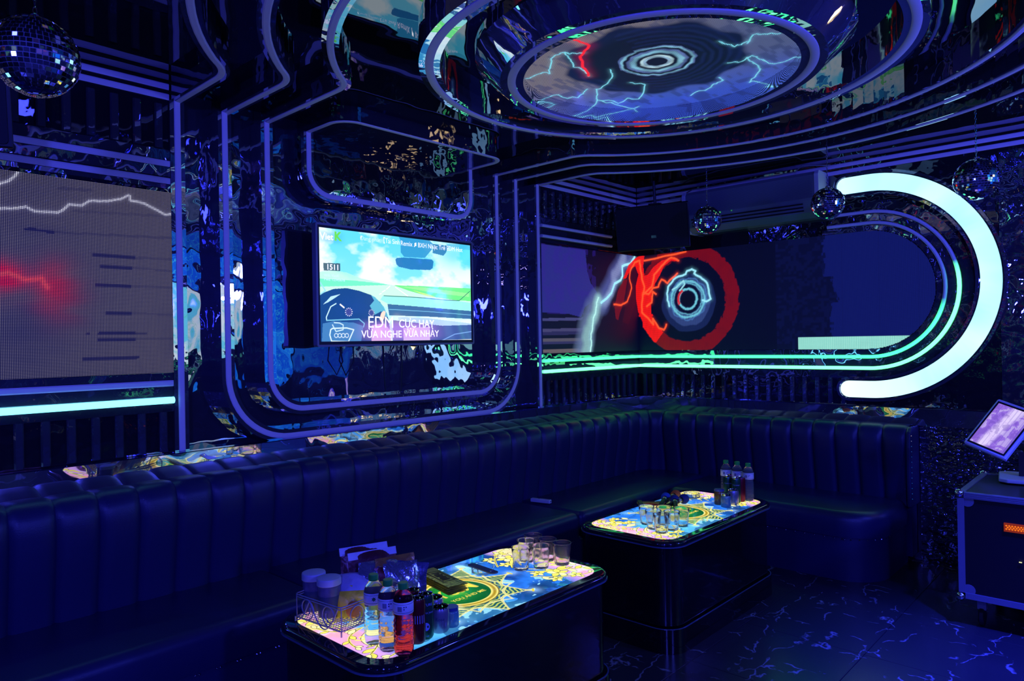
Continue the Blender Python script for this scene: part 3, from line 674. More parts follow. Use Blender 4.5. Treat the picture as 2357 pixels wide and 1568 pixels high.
body = [tuple(p) for p in out2]+[tuple(p) for p in cap2(np.array(cpath[-1]), out2[-1])][1:-1]+[tuple(p) for p in inn2[::-1]]+[tuple(p) for p in cap2(np.array(cpath[0]), inn2[0])][1:-1]
mbr = MB().band(body, [(-0.009, -0.036), (0.009, -0.036), (0.009, -0.001), (-0.009, -0.001)], lambda u, v, d: (d, u, v), True)
mbr.build('chrome_rim', M['rib'], t)
mb3 = MB(); nn_ = len(out2); mb3.add([(-0.030, *p) for p in out2]+[(-0.030, *p) for p in inn2], [(i, i+1, nn_+i+1, nn_+i) for i in range(nn_-1)]); mb3.build('back_box', M['black'], t)
# wavy mirror right of the C
MB().box(-0.004, 0.0, -5.6, -2.72, 1.06, 2.72).build('mirror_sheet', wavy_mirror('rippled_mirror', (0.34, 0.35, 0.45), 0.009, 5.0, fine=0.2), wall_right)

# ------------------------------------------------------------------ television
tvc = [on_plane(x, y, 1, -0.055) for x, y in ((722, 517), (1085, 553), (1092, 790), (734, 800))]
tx0 = (tvc[0][0]+tvc[3][0])/2; tx1 = (tvc[1][0]+tvc[2][0])/2; tz1 = (tvc[0][2]+tvc[1][2])/2; tz0 = (tvc[2][2]+tvc[3][2])/2
t = thing('television', 'wall television inside the frames showing a drive along an open road', 'television', ((tx0+tx1)/2, -0.055, (tz0+tz1)/2))
tcx, tcz = (tx0+tx1)/2, (tz0+tz1)/2; hw_, hh_ = (tx1-tx0)/2, (tz1-tz0)/2
rr_ = lambda a, b, r: round_rect(-a, a, -b, b, r, 3)
mpT = lambda u, v, d: (u, d, v)
MB().band(rr_(hw_-0.004, hh_-0.004, 0.006), [(-0.006, -0.004), (0.006, -0.004), (0.006, 0.035), (-0.006, 0.035)], mpT, True).build('outer_frame', M['aludiff'], t)
MB().slab(rr_(hw_-0.006, hh_-0.006, 0.004), 0.0, 0.03, mpT).build('bezel', M['plasticblack'], t)
MB().box(-0.38, 0.38, 0.03, 0.06, -0.25, 0.2).build('rear_housing', M['plasticblack'], t)
MB().box(-0.15, 0.15, 0.06, 0.175, -0.12, 0.12).build('wall_bracket', M['plasticblack'], t)
sw, sh = hw_-0.022, hh_-0.024
tT = lambda p: (lambda q: (q[0]-tcx, q[2]-tcz))(on_plane(700+p[0]/4.9, 500+p[1]/4.9, 1, -0.0565))
cv = Canvas(-sw, sw, -sh+0.004, sh, 560, 316, tT)
U, V = cv.U, cv.V
vv_ = (V+sh)/(2*sh)
cv.mix(np.ones_like(U), lin(95, 215, 255)); cv.mix(np.clip((0.95-vv_)*1.4, 0, 1), lin(150, 235, 250))
cl = fbm(U, V*1.6, 5.0, 5, 51); cv.mix(np.clip((cl-0.47)*6, 0, 1)*0.95, lin(240, 255, 255)); cv.mix(np.clip((0.60-vv_)*6, 0, 1)*np.clip(cl*1.6-0.2, 0, 1), lin(225, 255, 255))
tr = tT((1700, 420)); cv.mix(np.exp(-(((U-tr[0])/0.2)**2+((V-tr[1])/0.10)**2))*0.8, lin(70, 215, 245))
cv.poly([(160,700),(150,620),(330,600),(480,625),(640,690),(900,750),(900,775),(170,775)], lin(175, 240, 215), 0.8)
cv.poly([(160,770),(160,690),(560,715),(900,752),(980,768),(400,800),(160,800)], lin(95, 240, 190), 0.85)
cv.poly([(170,785),(980,765),(1000,768),(1900,830),(1900,1010),(170,1010)], lin(200, 248, 225))
cv.poly([(1010,768),(1330,778),(1900,805),(1900,950),(1700,935),(1410,895),(1180,830)], lin(95, 240, 120), 0.9)
cv.poly([(1080,785),(1330,790),(1860,860),(1860,900),(1500,860)], lin(165, 250, 160), 0.7); cv.poly([(1220,822),(1430,880),(1500,912),(1380,893)], lin(235, 240, 120), 0.6)
for q in ([(968,778),(930,812)], [(915,825),(880,845)], [(1030,790),(1170,890)], [(870,862),(850,870)]): cv.line(q, 0.0025, lin(255, 255, 255))
cv.poly([(890,885),(1250,900),(1700,940),(1900,970),(1900,1065),(1300,1010),(950,980),(860,930)], lin(150, 232, 228), 0.95)
cv.line([(900,886),(1250,903),(1600,935),(1750,942),(1870,835)], 0.0022, lin(40, 110, 110))
cv.poly([(940,980),(1300,1010),(1890,1060),(1890,1150),(1350,1120),(960,1110)], lin(30, 90, 150), 0.95); cv.line([(960,1040),(1400,1065),(1890,1105)], 0.002, lin(120, 190, 225))
cv.poly([(1060,1125),(1400,1140),(1890,1200),(1890,1215),(1560,1225),(1060,1160)], lin(170, 200, 245), 0.9)
cv.poly([(1000,1160),(1560,1225),(1890,1215),(1890,1400),(1000,1410)], lin(32, 62, 150), 0.95); cv.line([(1560,1390),(1700,1320),(1890,1290)], 0.003, lin(120, 160, 230))
# steering wheel and instruments
cv.poly([(170,870),(330,810),(480,800),(620,830),(760,880),(860,960),(930,1080),(960,1180),(980,1420),(190,1440)], lin(24, 70, 135))
cv.poly([(215,985),(300,895),(410,868),(350,910),(270,960)], lin(190, 235, 255), 0.9)
cv.poly([(755,880),(800,900),(900,1010),(945,1130),(905,1110),(870,1060),(800,1100),(740,1000),(790,940)], lin(95, 185, 215), 0.9)
cv.line([(255,1165),(250,1130),(300,1010),(360,975)], 0.003, lin(200, 240, 255)); cv.line([(255,1165),(620,1150),(680,1200),(670,1240)], 0.003, lin(120, 200, 230))
for cx_, cy_, r_ in ((505,1070,0.022), (760,1080,0.018)):
    c_ = tT((cx_, cy_)); d = np.hypot(U-c_[0], V-c_[1]); cv.mix(np.clip((r_*1.2-d)/0.002, 0, 1)*0.8, lin(70, 75, 150)); cv.mix((np.abs(d-r_) < 0.0035)*(np.sin(np.arctan2(V-c_[1], U-c_[0])*12) > 0.6), lin(230, 240, 255))
cv.line([(408,985),(450,1020)], 0.004, lin(255, 255, 255))
cv.poly([(210,1200),(330,1175),(560,1190),(670,1230),(640,1425),(200,1435)], lin(70, 130, 190), 0.9)
cv.line([(300,1270),(290,1330),(310,1400),(500,1405),(560,1270),(480,1250),(320,1255),(300,1270)], 0.0035, lin(215, 240, 255))
for k in range(4):
    c_ = tT((362+k*40, 1335)); d = np.hypot((U-c_[0]), V-c_[1]); cv.mix(np.clip(1.5-np.abs(d-0.0115)/0.0018, 0, 1), lin(225, 240, 255))
cv.line([(320,1215),(360,1290),(440,1270),(440,1215),(400,1195),(340,1190)], 0.0028, lin(205, 235, 255))
cv.poly([(850,1150),(870,1080),(900,1055),(920,1070),(905,1130),(880,1200)], lin(255, 215, 200)); cv.poly([(760,1220),(900,1200),(980,1280),(980,1410),(760,1410)], lin(240, 190, 235), 0.75)
cv.poly([(1120,1250),(1420,1240),(1420,1395),(1120,1400)], lin(235, 205, 245), 0.75)
cv.mix(np.exp(-(((U-tT((1100,1250))[0])/0.28)**4+((V-tT((1100,1285))[1])/0.055)**4))*0.55, lin(205, 140, 250))
# mirror
cv.poly([(1060,205),(1400,250),(1450,300),(1440,365),(1360,460),(1130,450),(1090,400),(1085,260)], lin(50, 150, 205), 0.95)
cv.poly([(1450,300),(1630,325),(1600,400),(1570,435),(1450,405)], lin(42, 125, 180), 0.95); cv.poly([(1600,300),(1900,310),(1900,375),(1640,350)], lin(60, 175, 215), 0.7)
cv.poly([(1030,480),(1045,460),(1130,455),(1440,478),(1460,500),(1450,575),(1420,597),(1200,590),(1070,560),(1040,530)], lin(35, 118, 185), 0.97)
c_ = tT((290, 225)); cv.mix(np.exp(-(((U-c_[0])/0.085)**4+((V-c_[1])/0.035)**4))*0.55, lin(60, 175, 205))
cv.line([(170,720),(240,830),(180,870)], 0.004, lin(150, 220, 235)); cv.line([(190,1435),(1000,1408),(1890,1380)], 0.002, lin(255, 255, 255))
cv.poly([(217,515),(408,522),(408,608),(220,600)], lin(60, 90, 105), 0.95)
m_tv = attr_emit('television_picture', 1.2, 0.06)
tvs = cv.mesh('screen', m_tv, lambda U, V: (U, U*0-0.0015, V), t)
M['tvwhite'] = mat('white_caption', (0.8, 0.8, 0.8), 0.5, emit=(1, 1, 1), estr=1.1, cvar=0.01)
M['tvgreen'] = mat('green_caption', (0.1, 0.8, 0.1), 0.5, emit=lin(110, 225, 50), estr=1.0, cvar=0.01)
M['tvfaint'] = mat('faint_caption', (0.8, 0.8, 0.8), 0.5, emit=lin(215, 250, 250), estr=1.0, cvar=0.01)
def tvtext(s_, px, py, size, m_='tvwhite', al='LEFT', sx=1.0, bold=0.0, y=-0.0035):
    c = tT((px, py)); return text('caption', s_, size, M[m_], tvs, Matrix.Translation((c[0], y, c[1])) @ Matrix.Rotation(PI/2, 4, 'X'), al, sx=sx, bold=bold)
tvtext('V', 172, 212, 0.060, bold=0.001); tvtext('iet', 236, 220, 0.050, bold=0.001); tvtext('K', 338, 218, 0.068, 'tvgreen', bold=0.003)
tvtext('Đang phát', 628, 236, 0.036, 'tvfaint'); tvtext('【Tái Sinh', 860, 262, 0.042, sx=0.82); tvtext('Remix ♫ BXH Nhạc Trẻ EDM Hot', 1085, 294, 0.042, sx=0.86)
tvtext('1511', 247, 562, 0.043, bold=0.001); tvtext('Wifi: VietK', 222, 655, 0.022, 'tvfaint'); tvtext('Pwd: 12345678', 222, 700, 0.022, 'tvfaint')
tvtext('EDM', 712, 1190, 0.098, sx=0.98); tvtext('CỰC HAY', 1065, 1205, 0.070, bold=0.0008, sx=0.92)
tvtext('VỪA NGHE', 645, 1325, 0.060, bold=0.0006, sx=0.98); tvtext('VỪA NHẢY', 1125, 1318, 0.058, bold=0.0006, sx=0.96)
# cables under it
t = thing('cable', 'black cable hanging straight down below the television', 'cable', (-2.71, 0.02, 1.3)); MB().tube([(0.02, 0.0, 0.26), (0.022, 0.01, 0.10), (0.02, 0.02, -0.05)], 0.007).build('lead', M['plasticblack'], t)
t = thing('cable', 'loop of thin black cable below the left half of the television', 'cable', (-3.05, 0.05, 1.4)); MB().tube([(-0.05, 0.0, 0.18), (-0.07, 0.01, 0.06), (-0.02, 0.02, -0.03), (0.03, 0.01, 0.05), (0.02, 0.0, 0.18)], 0.004).build('lead', M['plasticblack'], t)

# ------------------------------------------------------------------ air conditioner and speaker
t = thing('air_conditioner', 'wide pale wall air conditioner high on the right wall behind a speaker', 'air conditioner', (0, -1.12, 2.43))
W2 = 0.55
prof = [(0, 0.0), (-0.10, 0.0), (-0.165, 0.035), (-0.198, 0.12), (-0.205, 0.30), (-0.19, 0.325), (0, 0.33)]
MB().slab([(a, b_) for a, b_ in prof], -W2+0.03, W2-0.03, lambda u, v, d: (u, d, v)).build('housing', M['acwhite'], t)
for s_ in (-1, 1):
    MB().slab([(a*1.03, b_*1.02-0.003) for a, b_ in prof], s_*(W2-0.03), s_*W2, lambda u, v, d: (u, d, v)).build('end_cap', M['fabricwhite'], t)
for k in range(3):
    MB().box(-0.181-0.010*k, -0.160-0.008*k, -W2+0.12, W2-0.08, 0.045+0.024*k, 0.054+0.024*k).build('air_slot', M['plasticblack'], t)
for k in range(26):
    MB().box(-0.2075, -0.19, -W2+0.05, W2-0.05, 0.135+0.0065*k, 0.138+0.0065*k).build('grille_rib', M['acwhite'], t)
for y_, c_ in ((0.22, lin(90, 255, 60)), (0.12, lin(40, 120, 40))):
    MB().box(-0.2065, -0.19, y_-0.004, y_+0.004, 0.123, 0.130).build('indicator_light', mat('indicator', (0.1, 0.5, 0.1), emit=c_, estr=1.0, cvar=0.01), t)
t = thing('speaker', 'big black loudspeaker hung in the upper right corner', 'speaker', (-0.50, -0.50, 2.455))
t.rotation_euler = (0.0, math.radians(-8), math.radians(14))
a = MB().slab([(-0.12, -0.30), (0.15, -0.20), (0.15, 0.20), (-0.12, 0.30)], -0.175, 0.175, lambda u, v, d: (u, v, d)); a.build('cabinet', M['plasticblack'], t, bevel=0.008)
MB().slab(round_rect(-0.285, 0.285, -0.16, 0.16, 0.015, 3), -0.128, -0.121, lambda u, v, d: (d, u, v)).build('grille', M['speakercloth'], t)
MB().box(-0.131, -0.128, -0.035, 0.005, -0.085, -0.065).build('badge', M['chrome'], t)
MB().tube([(0, 0, 0.17), (0, 0, 0.365)], 0.012).build('hanging_pole', M['plasticblack'], t)
MB().box(-0.05, 0.05, -0.04, 0.04, 0.175, 0.19).build('mounting_plate', M['plasticblack'], t)
q = on_plane(-140, 190, 1, -0.42); t = thing('speaker', 'black loudspeaker cut off by the top left edge of the picture', 'speaker', (float(q[0]), -0.42, float(q[2])))
t.rotation_euler = (0.0, math.radians(-14), math.radians(70))
MB().slab([(-0.12, -0.22), (0.15, -0.15), (0.15, 0.15), (-0.12, 0.22)], -0.20, 0.20, lambda u, v, d: (u, v, d)).build('cabinet', M['plasticblack'], t, bevel=0.008)
MB().slab(round_rect(-0.205, 0.205, -0.185, 0.185, 0.015, 3), -0.128, -0.121, lambda u, v, d: (d, u, v)).build('grille', M['speakercloth'], t)
MB().tube([(0, 0, 0.195), (0.02, 0, ZC-float(q[2])-0.02)], 0.012).build('hanging_pole', M['plasticblack'], t)
t = thing('cable', 'thin cable along the top edge of the air conditioner', 'cable', (-0.2, -1.1, 2.78))
MB().tube([(0.15, 0.6, 0.0), (0.02, 0.45, 0.0), (0.0, 0.2, -0.01), (0.0, -0.1, -0.008), (0.01, -0.4, -0.006), (0.0, -0.45, 0.03), (0.1, -0.62, 0.02)], 0.005).build('lead', M['aludiff'], t)

# ------------------------------------------------------------------ disco balls
def disco(label, c, R, rows, group='mirror balls hung from the ceiling', topz=ZC):
    t = thing('mirror_ball', label, 'disco ball', c, 0, group)
    MB().lathe([(max(0.001, R*0.975*math.sin(PI*k/24)), -R*0.975*math.cos(PI*k/24)) for k in range(25)], seg=40).build('core', M['ballcore'], t, smooth=True, angle=60)
    rd = random.Random(int(R*1000)+rows); mb = MB(); dth = PI/rows
    for i in range(rows):
        th = (i+0.5)*dth; n = max(3, int(2*PI*math.sin(th)/dth*0.92)); ph0 = rd.random()*6
        for k in range(n):
            ph = ph0+2*PI*k/n; d = Vector((math.sin(th)*math.cos(ph), math.sin(th)*math.sin(ph), math.cos(th)))
            e1 = Vector((-math.sin(ph), math.cos(ph), 0)); e2 = d.cross(e1)
            nrm = (d+e1*rd.gauss(0, 0.035)+e2*rd.gauss(0, 0.035)).normalized(); f1 = (e1-nrm*e1.dot(nrm)).normalized(); f2 = nrm.cross(f1)
            h1 = R*math.sin(th)*PI/n*0.84; h2 = R*dth*0.42; cpt = d*R
            p = [cpt-f1*h1-f2*h2, cpt+f1*h1-f2*h2, cpt+f1*h1+f2*h2, cpt-f1*h1+f2*h2]
            mb.add(p+[q-nrm*0.002 for q in p], [(0,1,2,3), (0,4,5,1), (1,5,6,2), (2,6,7,3), (3,7,4,0)])
    o = mb.build('mirror_tiles', M['balltile'], t); o['kind'] = 'stuff'
    MB().lathe([(0.012*R/0.1, R*0.97), (0.012*R/0.1, R*1.06), (0.004, R*1.12)], seg=12).build('cap', M['chrome'], t)
    z = R*1.12; mbc = MB(); k = 0; ll = 0.016
    while c[2]+z < topz-0.005:
        a = PI/2*(k % 2); ring = [(0.0045*math.cos(q)*math.cos(a), 0.0045*math.cos(q)*math.sin(a), z+ll/2+(ll*0.62)*math.sin(q)) for q in np.linspace(0, 2*PI, 9)[:-1]]
        mbc.tube(ring, 0.0014, 4, True); z += ll; k += 1
    o = mbc.build('chain', M['chrome'], t); o['kind'] = 'stuff'
M['ballcore'] = mat('ball_adhesive', (0.30, 0.30, 0.36), 0.5, cvar=0.1)
M['balltile'] = mat('ball_mirror', (0.85, 0.87, 0.92), 0.02, 1.0)
disco('largest mirror ball, at the top left edge near the camera', (-4.96, -1.39, 2.30), 0.1, 26)
disco('small mirror ball hanging in front of the air conditioner', (-0.80, -1.10, 2.398), 0.099, 26)
disco('mirror ball touching the upper end of the glowing C', (-0.90, -1.965, 2.378), 0.099, 26)
disco('mirror ball furthest right, outside the glowing C', (-0.66, -2.71, 2.44), 0.118, 28)
# ------------------------------------------------------------------ corner sofa
sofa = thing('corner_sofa', 'long dark leather corner sofa with channel-stitched back under the wall screens', 'sofa')
SZ = 0.44
# line of the back: along the back wall, round the corner, along the right wall; offset d0 from the walls
RC = 0.22; D0 = 0.16
def back_pt(s):
    """s = 0 at the start of the corner curve on the back wall side; returns point and inward normal"""
    La = RC*PI/2
    if s < 0: return Vector((-D0-RC+s, -D0, 0)), Vector((0, -1, 0))
    if s > La: return Vector((-D0, -D0-RC-(s-La), 0)), Vector((-1, 0, 0))
    a = s/RC; c = Vector((-D0-RC, -D0-RC, 0)); n = Vector((math.sin(a), math.cos(a), 0)); return c+n*RC, -n
prof = [(0.03, 0.40), (0.035, 0.47), (0.045, 0.55), (0.06, 0.64), (0.075, 0.73), (0.085, 0.81), (0.082, 0.87), (0.066, 0.915), (0.035, 0.940), (-0.01, 0.948), (-0.07, 0.944), (-0.14, 0.935)]
def channel(s0, s1):
    NU = 10; vs = []; fs = []
    for i in range(NU+1):
        u = i/NU; p, n = back_pt(s0+(s1-s0)*u); b_ = math.sqrt(max(0, 1-(2*u-1)**4)); 
        for k, (d, z) in enumerate(prof):
            if k == 0: nd = (1, 0)
            else:
                dd, dz = prof[min(k+1, len(prof)-1)][0]-prof[k-1][0], prof[min(k+1, len(prof)-1)][1]-prof[k-1][1]; l_ = math.hypot(dd, dz); nd = (dz/l_, -dd/l_)
            g_ = (b_-1)*(0.022 if k < 6 else 0.022*max(0.3, 1-0.16*(k-5))); q = p+n*(d+nd[0]*g_); vs.append((q.x, q.y, z+nd[1]*g_))
    m_ = len(prof)
    for i in range(NU):
        for k in range(m_-1): fs.append((i*m_+k, (i+1)*m_+k, (i+1)*m_+k+1, i*m_+k+1))
    o = MB().add(vs, fs).build('back_channel', M['leather'], sofa, smooth=True, angle=80); return o
CW = 0.1582
s_c = RC*PI/2
sA0 = -3.374+D0+RC                # a seam of the photo, in path length
k0 = sA0-CW*13; sA = [k0+CW*i for i in range(0, 31)]
sA = [s for s in sA if s < 0.02]; last = sA[-1]
endB = 2.22-D0-RC+s_c; nB = round((endB-last)/0.157); step = (endB-last)/nB
allS = sA+[last+step*(i+1) for i in range(nB)]
for a, b_ in zip(allS[:-1], allS[1:]): channel(a, b_)
# end panel of the back, with nail heads
MB().slab([(-0.005, 0.40), (-0.24, 0.40), (-0.25, 0.80), (-0.24, 0.90), (-0.20, 0.935), (-0.005, 0.93)], -2.245, -2.215, lambda u, v, d: (u, d, v)).build('end_panel', M['leather'], sofa, bevel=0.01)
# core that carries the back
MB().slab([(-5.7, -0.01), (-5.7, -0.14), (-0.30, -0.14), (-0.14, -0.30), (-0.14, -2.22), (-0.01, -2.22), (-0.01, -0.01)], 0.05, 0.928, lambda u, v, d: (u, v, d)).build('back_core', M['leather'], sofa)
def cushion(outline, z0, z1, name, r=0.045, n=6):
    """padded slab whose top edge is rolled over"""
    P = np.array(outline); c = P.mean(0); N = np.zeros_like(P)
    for i in range(len(P)):
        a, b_ = P[i-1], P[(i+1) % len(P)]; t_ = (b_-a)/np.hypot(*(b_-a)); N[i] = np.array([t_[1], -t_[0]])
    if sum((P[i-1][0]*P[i][1]-P[i][0]*P[i-1][1]) for i in range(len(P))) < 0: N = -N
    vs = []; m_ = len(P); rows = [(0.0, z0), (0.006, (z0+z1)/2-0.02)]+[(-r*(1-math.cos(t_)), z1-r+r*math.sin(t_)) for t_ in np.linspace(0, PI/2, n)]
    for d, z in rows:
        for i in range(m_): q = P[i]+N[i]*d; vs.append((*q, z))
    fs = [(i*m_+k, i*m_+(k+1) % m_, (i+1)*m_+(k+1) % m_, (i+1)*m_+k) for i in range(len(rows)-1) for k in range(m_)]
    fs.append(tuple((len(rows)-1)*m_+k for k in range(m_))); fs.append(tuple(range(m_-1, -1, -1)))
    return MB().add(vs, fs).build(name, M['leather'], sofa, smooth=True, angle=50)
YF, XF = -0.715, -0.80
def rr2(x0, x1, y0, y1, r=0.03, rl=None):
    """ccw outline; rl = radii at (x1,y1),(x0,y1),(x0,y0),(x1,y0)"""
    rl = rl or (r, r, r, r)
    return arc(x1-rl[0], y1-rl[0], rl[0], 0, 90, 6)+arc(x0+rl[1], y1-rl[1], rl[1], 90, 180, 6)+arc(x0+rl[2], y0+rl[2], rl[2], 180, 270, 6)+arc(x1-rl[3], y0+rl[3], rl[3], 270, 360, 6)
for xa, xb in ((-5.7, -3.72), (-3.715, -1.83), (-1.825, -0.13)):
    cushion(rr2(xa, xb, YF, -0.12, 0.05), 0.28, SZ, 'seat_cushion')
cushion(rr2(XF, -0.13, -2.20, YF-0.005, rl=(0.065, 0.065, 0.26, 0.065)), 0.28, SZ, 'seat_cushion', r=0.06)
cushion(rr2(-5.7, -0.13, YF+0.02, -0.05), 0.0, 0.285, 'base_skirt', r=0.01)
cushion(rr2(XF+0.02, -0.05, -2.18, YF, rl=(0.03, 0.03, 0.25, 0.05)), 0.0, 0.285, 'base_skirt', r=0.01)
nh = MB()
def stud(x, y, z, nx, ny):
    nh.add([(x+nx*0.004, y+ny*0.004, z)]+[(x+ny*0.005*math.cos(a), y-nx*0.005*math.cos(a), z+0.005*math.sin(a)) for a in np.linspace(0, 2*PI, 7)[:-1]], [(0, 1+k, 1+(k+1) % 6) for k in range(6)])
for k in range(46): stud(-5.4+0.085*k, YF+0.015, 0.265, 0, -1)
for k in range(46): stud(-5.385+0.085*k, YF+0.015, 0.265, 0, -1)
for k in range(21): stud(XF+0.016, -0.75-0.062*k, 0.265, -1, 0)
for a in np.linspace(10, 90, 8):
    a = math.radians(a); stud(XF+0.02+0.25-0.254*math.cos(a), -2.18+0.25-0.254*math.sin(a), 0.265, -math.cos(a), -math.sin(a))
for k in range(7): nh.add([(-0.05-0.03*k, -2.249, 0.5)], [])
for k in range(13): stud(-0.235, -2.247, 0.46+0.035*k, 0, -1)
nh.build('nail_heads', M['stud'], sofa)['kind'] = 'stuff'

# ------------------------------------------------------------------ tables
TZ = 0.55
def acanthus(cv, pts, wd, col, dark):
    """tapering scroll with outline; pts centre line"""
    P = [np.array(p) for p in pts]; n = len(P)
    L_, R_ = [], []
    for i in range(n):
        a, b_ = P[max(i-1, 0)], P[min(i+1, n-1)]; t_ = (b_-a)/max(1e-6, np.hypot(*(b_-a))); nn = np.array([-t_[1], t_[0]]); w_ = wd*math.sin(PI*min(1, (i+0.6)/n))**0.7
        L_.append(tuple(P[i]+nn*w_)); R_.append(tuple(P[i]-nn*w_))
    poly = L_+R_[::-1]; cv.poly(poly, col); cv.line(poly+[poly[0]], 0.0014, dark, 0.4)
def bez(a, b_, c, n=12): return [((1-t_)**2*a[0]+2*t_*(1-t_)*b_[0]+t_*t_*c[0], (1-t_)**2*a[1]+2*t_*(1-t_)*b_[1]+t_*t_*c[1]) for t_ in np.linspace(0, 1, n)]
def petal(cv, x, y, ang, l_, w_, col, dark):
    c, s_ = math.cos(ang), math.sin(ang); f_ = lambda u, v: (x+u*c-v*s_, y+u*s_+v*c)
    pl_ = [f_(l_*q, w_*math.sin(PI*q)**0.8) for q in np.linspace(0, 1, 9)]+[f_(l_*q, -w_*math.sin(PI*q)**0.8) for q in np.linspace(1, 0, 9)]
    cv.poly(pl_, col); cv.line(pl_+[pl_[0]], 0.0012, dark, 0.4); cv.line([f_(l_*0.15, 0), f_(l_*0.6, 0)], 0.0008, tuple(c_*0.5 for c_ in col), 0.4)
def table_art(hl, hw_):
    cv = Canvas(-hl, hl, -hw_, hw_, 560, 264); U, V = cv.U, cv.V
    n1 = fbm(U, V, 5, 5, 61); n2 = fbm(U, V, 14, 4, 62); n3 = fbm(U, V, 3, 3, 63)
    cv.mix(np.ones_like(U), lin(40, 120, 235)); cv.mix(np.clip((n1-0.5)*5, 0, 1), lin(90, 190, 255)); cv.mix(np.clip((0.47-n1)*5, 0, 1), lin(8, 40, 120))
    dk = np.clip((0.09-np.abs(np.abs(V)-hw_+0.05))/0.05, 0, 1)*(n2 > 0.45); cv.mix(dk*0.7, lin(6, 50, 90))
    cv.mix((n2 > 0.70)*0.8, lin(150, 220, 255))
    ends = np.clip((np.abs(U)-(hl-0.15)+0.12*(n3-0.5)*2)/0.05, 0, 1)
    cv.mix(ends, lin(212, 160, 245)); cv.mix(ends*np.clip((n1-0.48)*5, 0, 1), lin(250, 165, 190)); cv.mix(ends*np.clip((n2-0.55)*6, 0, 1), lin(232, 205, 255))
    cv.mix(ends*(fbm(U, V, 9, 3, 64) > 0.62)*0.75, lin(235, 225, 110))
    Y1 = lin(246, 235, 95); Y2 = lin(255, 250, 175); DK = lin(30, 26, 20)
    for sx in (-1, 1):
        for sy in (-1, 1):
            f_ = lambda p: (sx*p[0], sy*p[1])
            F = lambda P: [f_(p) for p in P]
            def branch(A, B_, C_, n_, l0, rev=1):
                P = bez(A, B_, C_, 24); cv.line(F(P), 0.0042, Y1); cv.line(F(P), 0.0013, DK)
                for k in range(n_):
                    q = P[3+int(19*k/max(1, n_-1))]; q2 = P[min(23, 4+int(19*k/max(1, n_-1)))]; q1 = P[2+int(19*k/max(1, n_-1))]
                    ta = math.atan2(sy*(q2[1]-q1[1]), sx*(q2[0]-q1[0])); sd = (1 if k % 2 else -1)*rev*sx*sy
                    ll = l0*(1-0.45*k/n_); petal(cv, *f_(q), ta+sd*0.75, ll, ll*0.27, Y1 if k % 3 else Y2, DK)
                e_ = P[-1]; ta = math.atan2(sy*(P[-1][1]-P[-3][1]), sx*(P[-1][0]-P[-3][0])); petal(cv, *f_(e_), ta, l0*0.7, l0*0.2, Y2, DK)
            branch((hl-0.20, 0.015), (hl-0.10, 0.16), (hl-0.02, 0.20), 6, 0.070)
            branch((hl-0.26, 0.10), (hl-0.16, 0.25), (hl-0.05, 0.26), 4, 0.052, -1)
            branch((hl-0.13, 0.00), (hl-0.02, 0.02), (hl-0.02, 0.12), 4, 0.045)
            acanthus(cv, F(bez((hl-0.23, 0.04), (hl-0.13, 0.16), (hl-0.04, 0.15))), 0.010, Y1, DK)
            acanthus(cv, F(bez((hl-0.16, 0.03), (hl-0.05, 0.06), (hl-0.06, 0.15))), 0.008, Y2, DK)
            th_ = np.linspace(0, 5.5, 26); cv.line(F([(hl-0.075+0.022*(1-q/7)*math.cos(q), 0.07+0.022*(1-q/7)*math.sin(q)) for q in th_]), 0.0035, Y1)
            for px_, py_, s_ in ((0.44, 0.155, 0.052), (0.375, 0.20, 0.034), (0.375, 0.095, 0.036), (0.47, 0.225, 0.036)):
                for k in range(5):
                    a_ = math.radians(72*k+20)*sx*sy; petal(cv, *f_((px_, py_)), a_, s_, s_*0.30, Y2 if k % 2 else Y1, DK)
                cv.mix(np.clip((0.006-np.hypot(U-sx*px_, V-sy*py_))/0.001, 0, 1), lin(120, 120, 20))
    # centre emblem: interlaced star, ring and green disc
    r = np.hypot(U, V); a = np.arctan2(V, U)
    GO = lin(240, 235, 150); GG = lin(216, 196, 50)
    sr = 0.285-0.095*np.abs(np.sin(a*4))**0.75
    cv.mix((r < sr)*0.9, lin(14, 75, 70)); cv.mix((r < sr)*(np.sin(r*330+np.sin(a*16)*2.2) > 0.2)*0.85, lin(190, 205, 90))
    cv.mix(np.clip(1.5-np.abs(r-sr)/0.006, 0, 1), GO); cv.mix(np.clip(1.3-np.abs(r-sr)/0.0012, 0, 1), DK)
    sr2 = 0.235-0.055*np.abs(np.cos(a*4))**0.75; cv.mix(np.clip(1.5-np.abs(r-sr2)/0.0055, 0, 1)*(r > 0.16), GO); cv.mix(np.clip(1.2-np.abs(r-sr2)/0.0010, 0, 1), DK)
    for k in range(8):
        q = PI/4*k+0.0; c_, s_ = math.cos(q), math.sin(q)
        cv.line([(0.275*c_, 0.275*s_), (0.300*c_, 0.300*s_)], 0.007, GG); cv.glow([(0.305*c_, 0.305*s_)]*2, 0.028, (0.18, 0.32, 0.5))
        cv.line([(0.300*c_-0.013*s_, 0.300*s_+0.013*c_), (0.300*c_+0.013*s_, 0.300*s_-0.013*c_)], 0.005, GG)
    cv.mix((r < 0.165)*1.0, lin(238, 225, 120)); cv.mix(np.clip(1.4-np.abs(r-0.146)/0.008, 0, 1), lin(168, 138, 22)); cv.mix(np.clip(1.4-np.abs(r-0.163)/0.003, 0, 1), lin(110, 90, 10))
    cv.mix(np.clip((0.132-r)/0.002, 0, 1), lin(8, 88, 34)); cv.mix(np.clip((0.132-r)/0.002, 0, 1)*np.exp(-((U+0.02)**2+(V-0.01)**2)/0.006)*0.8, lin(40, 175, 70))
    # whole print toned down slightly
    cv.img *= 0.95
    return cv
M['tableart'] = attr_emit('backlit_table_print', 1.35, 0.04, base=(0.012, 0.012, 0.02))
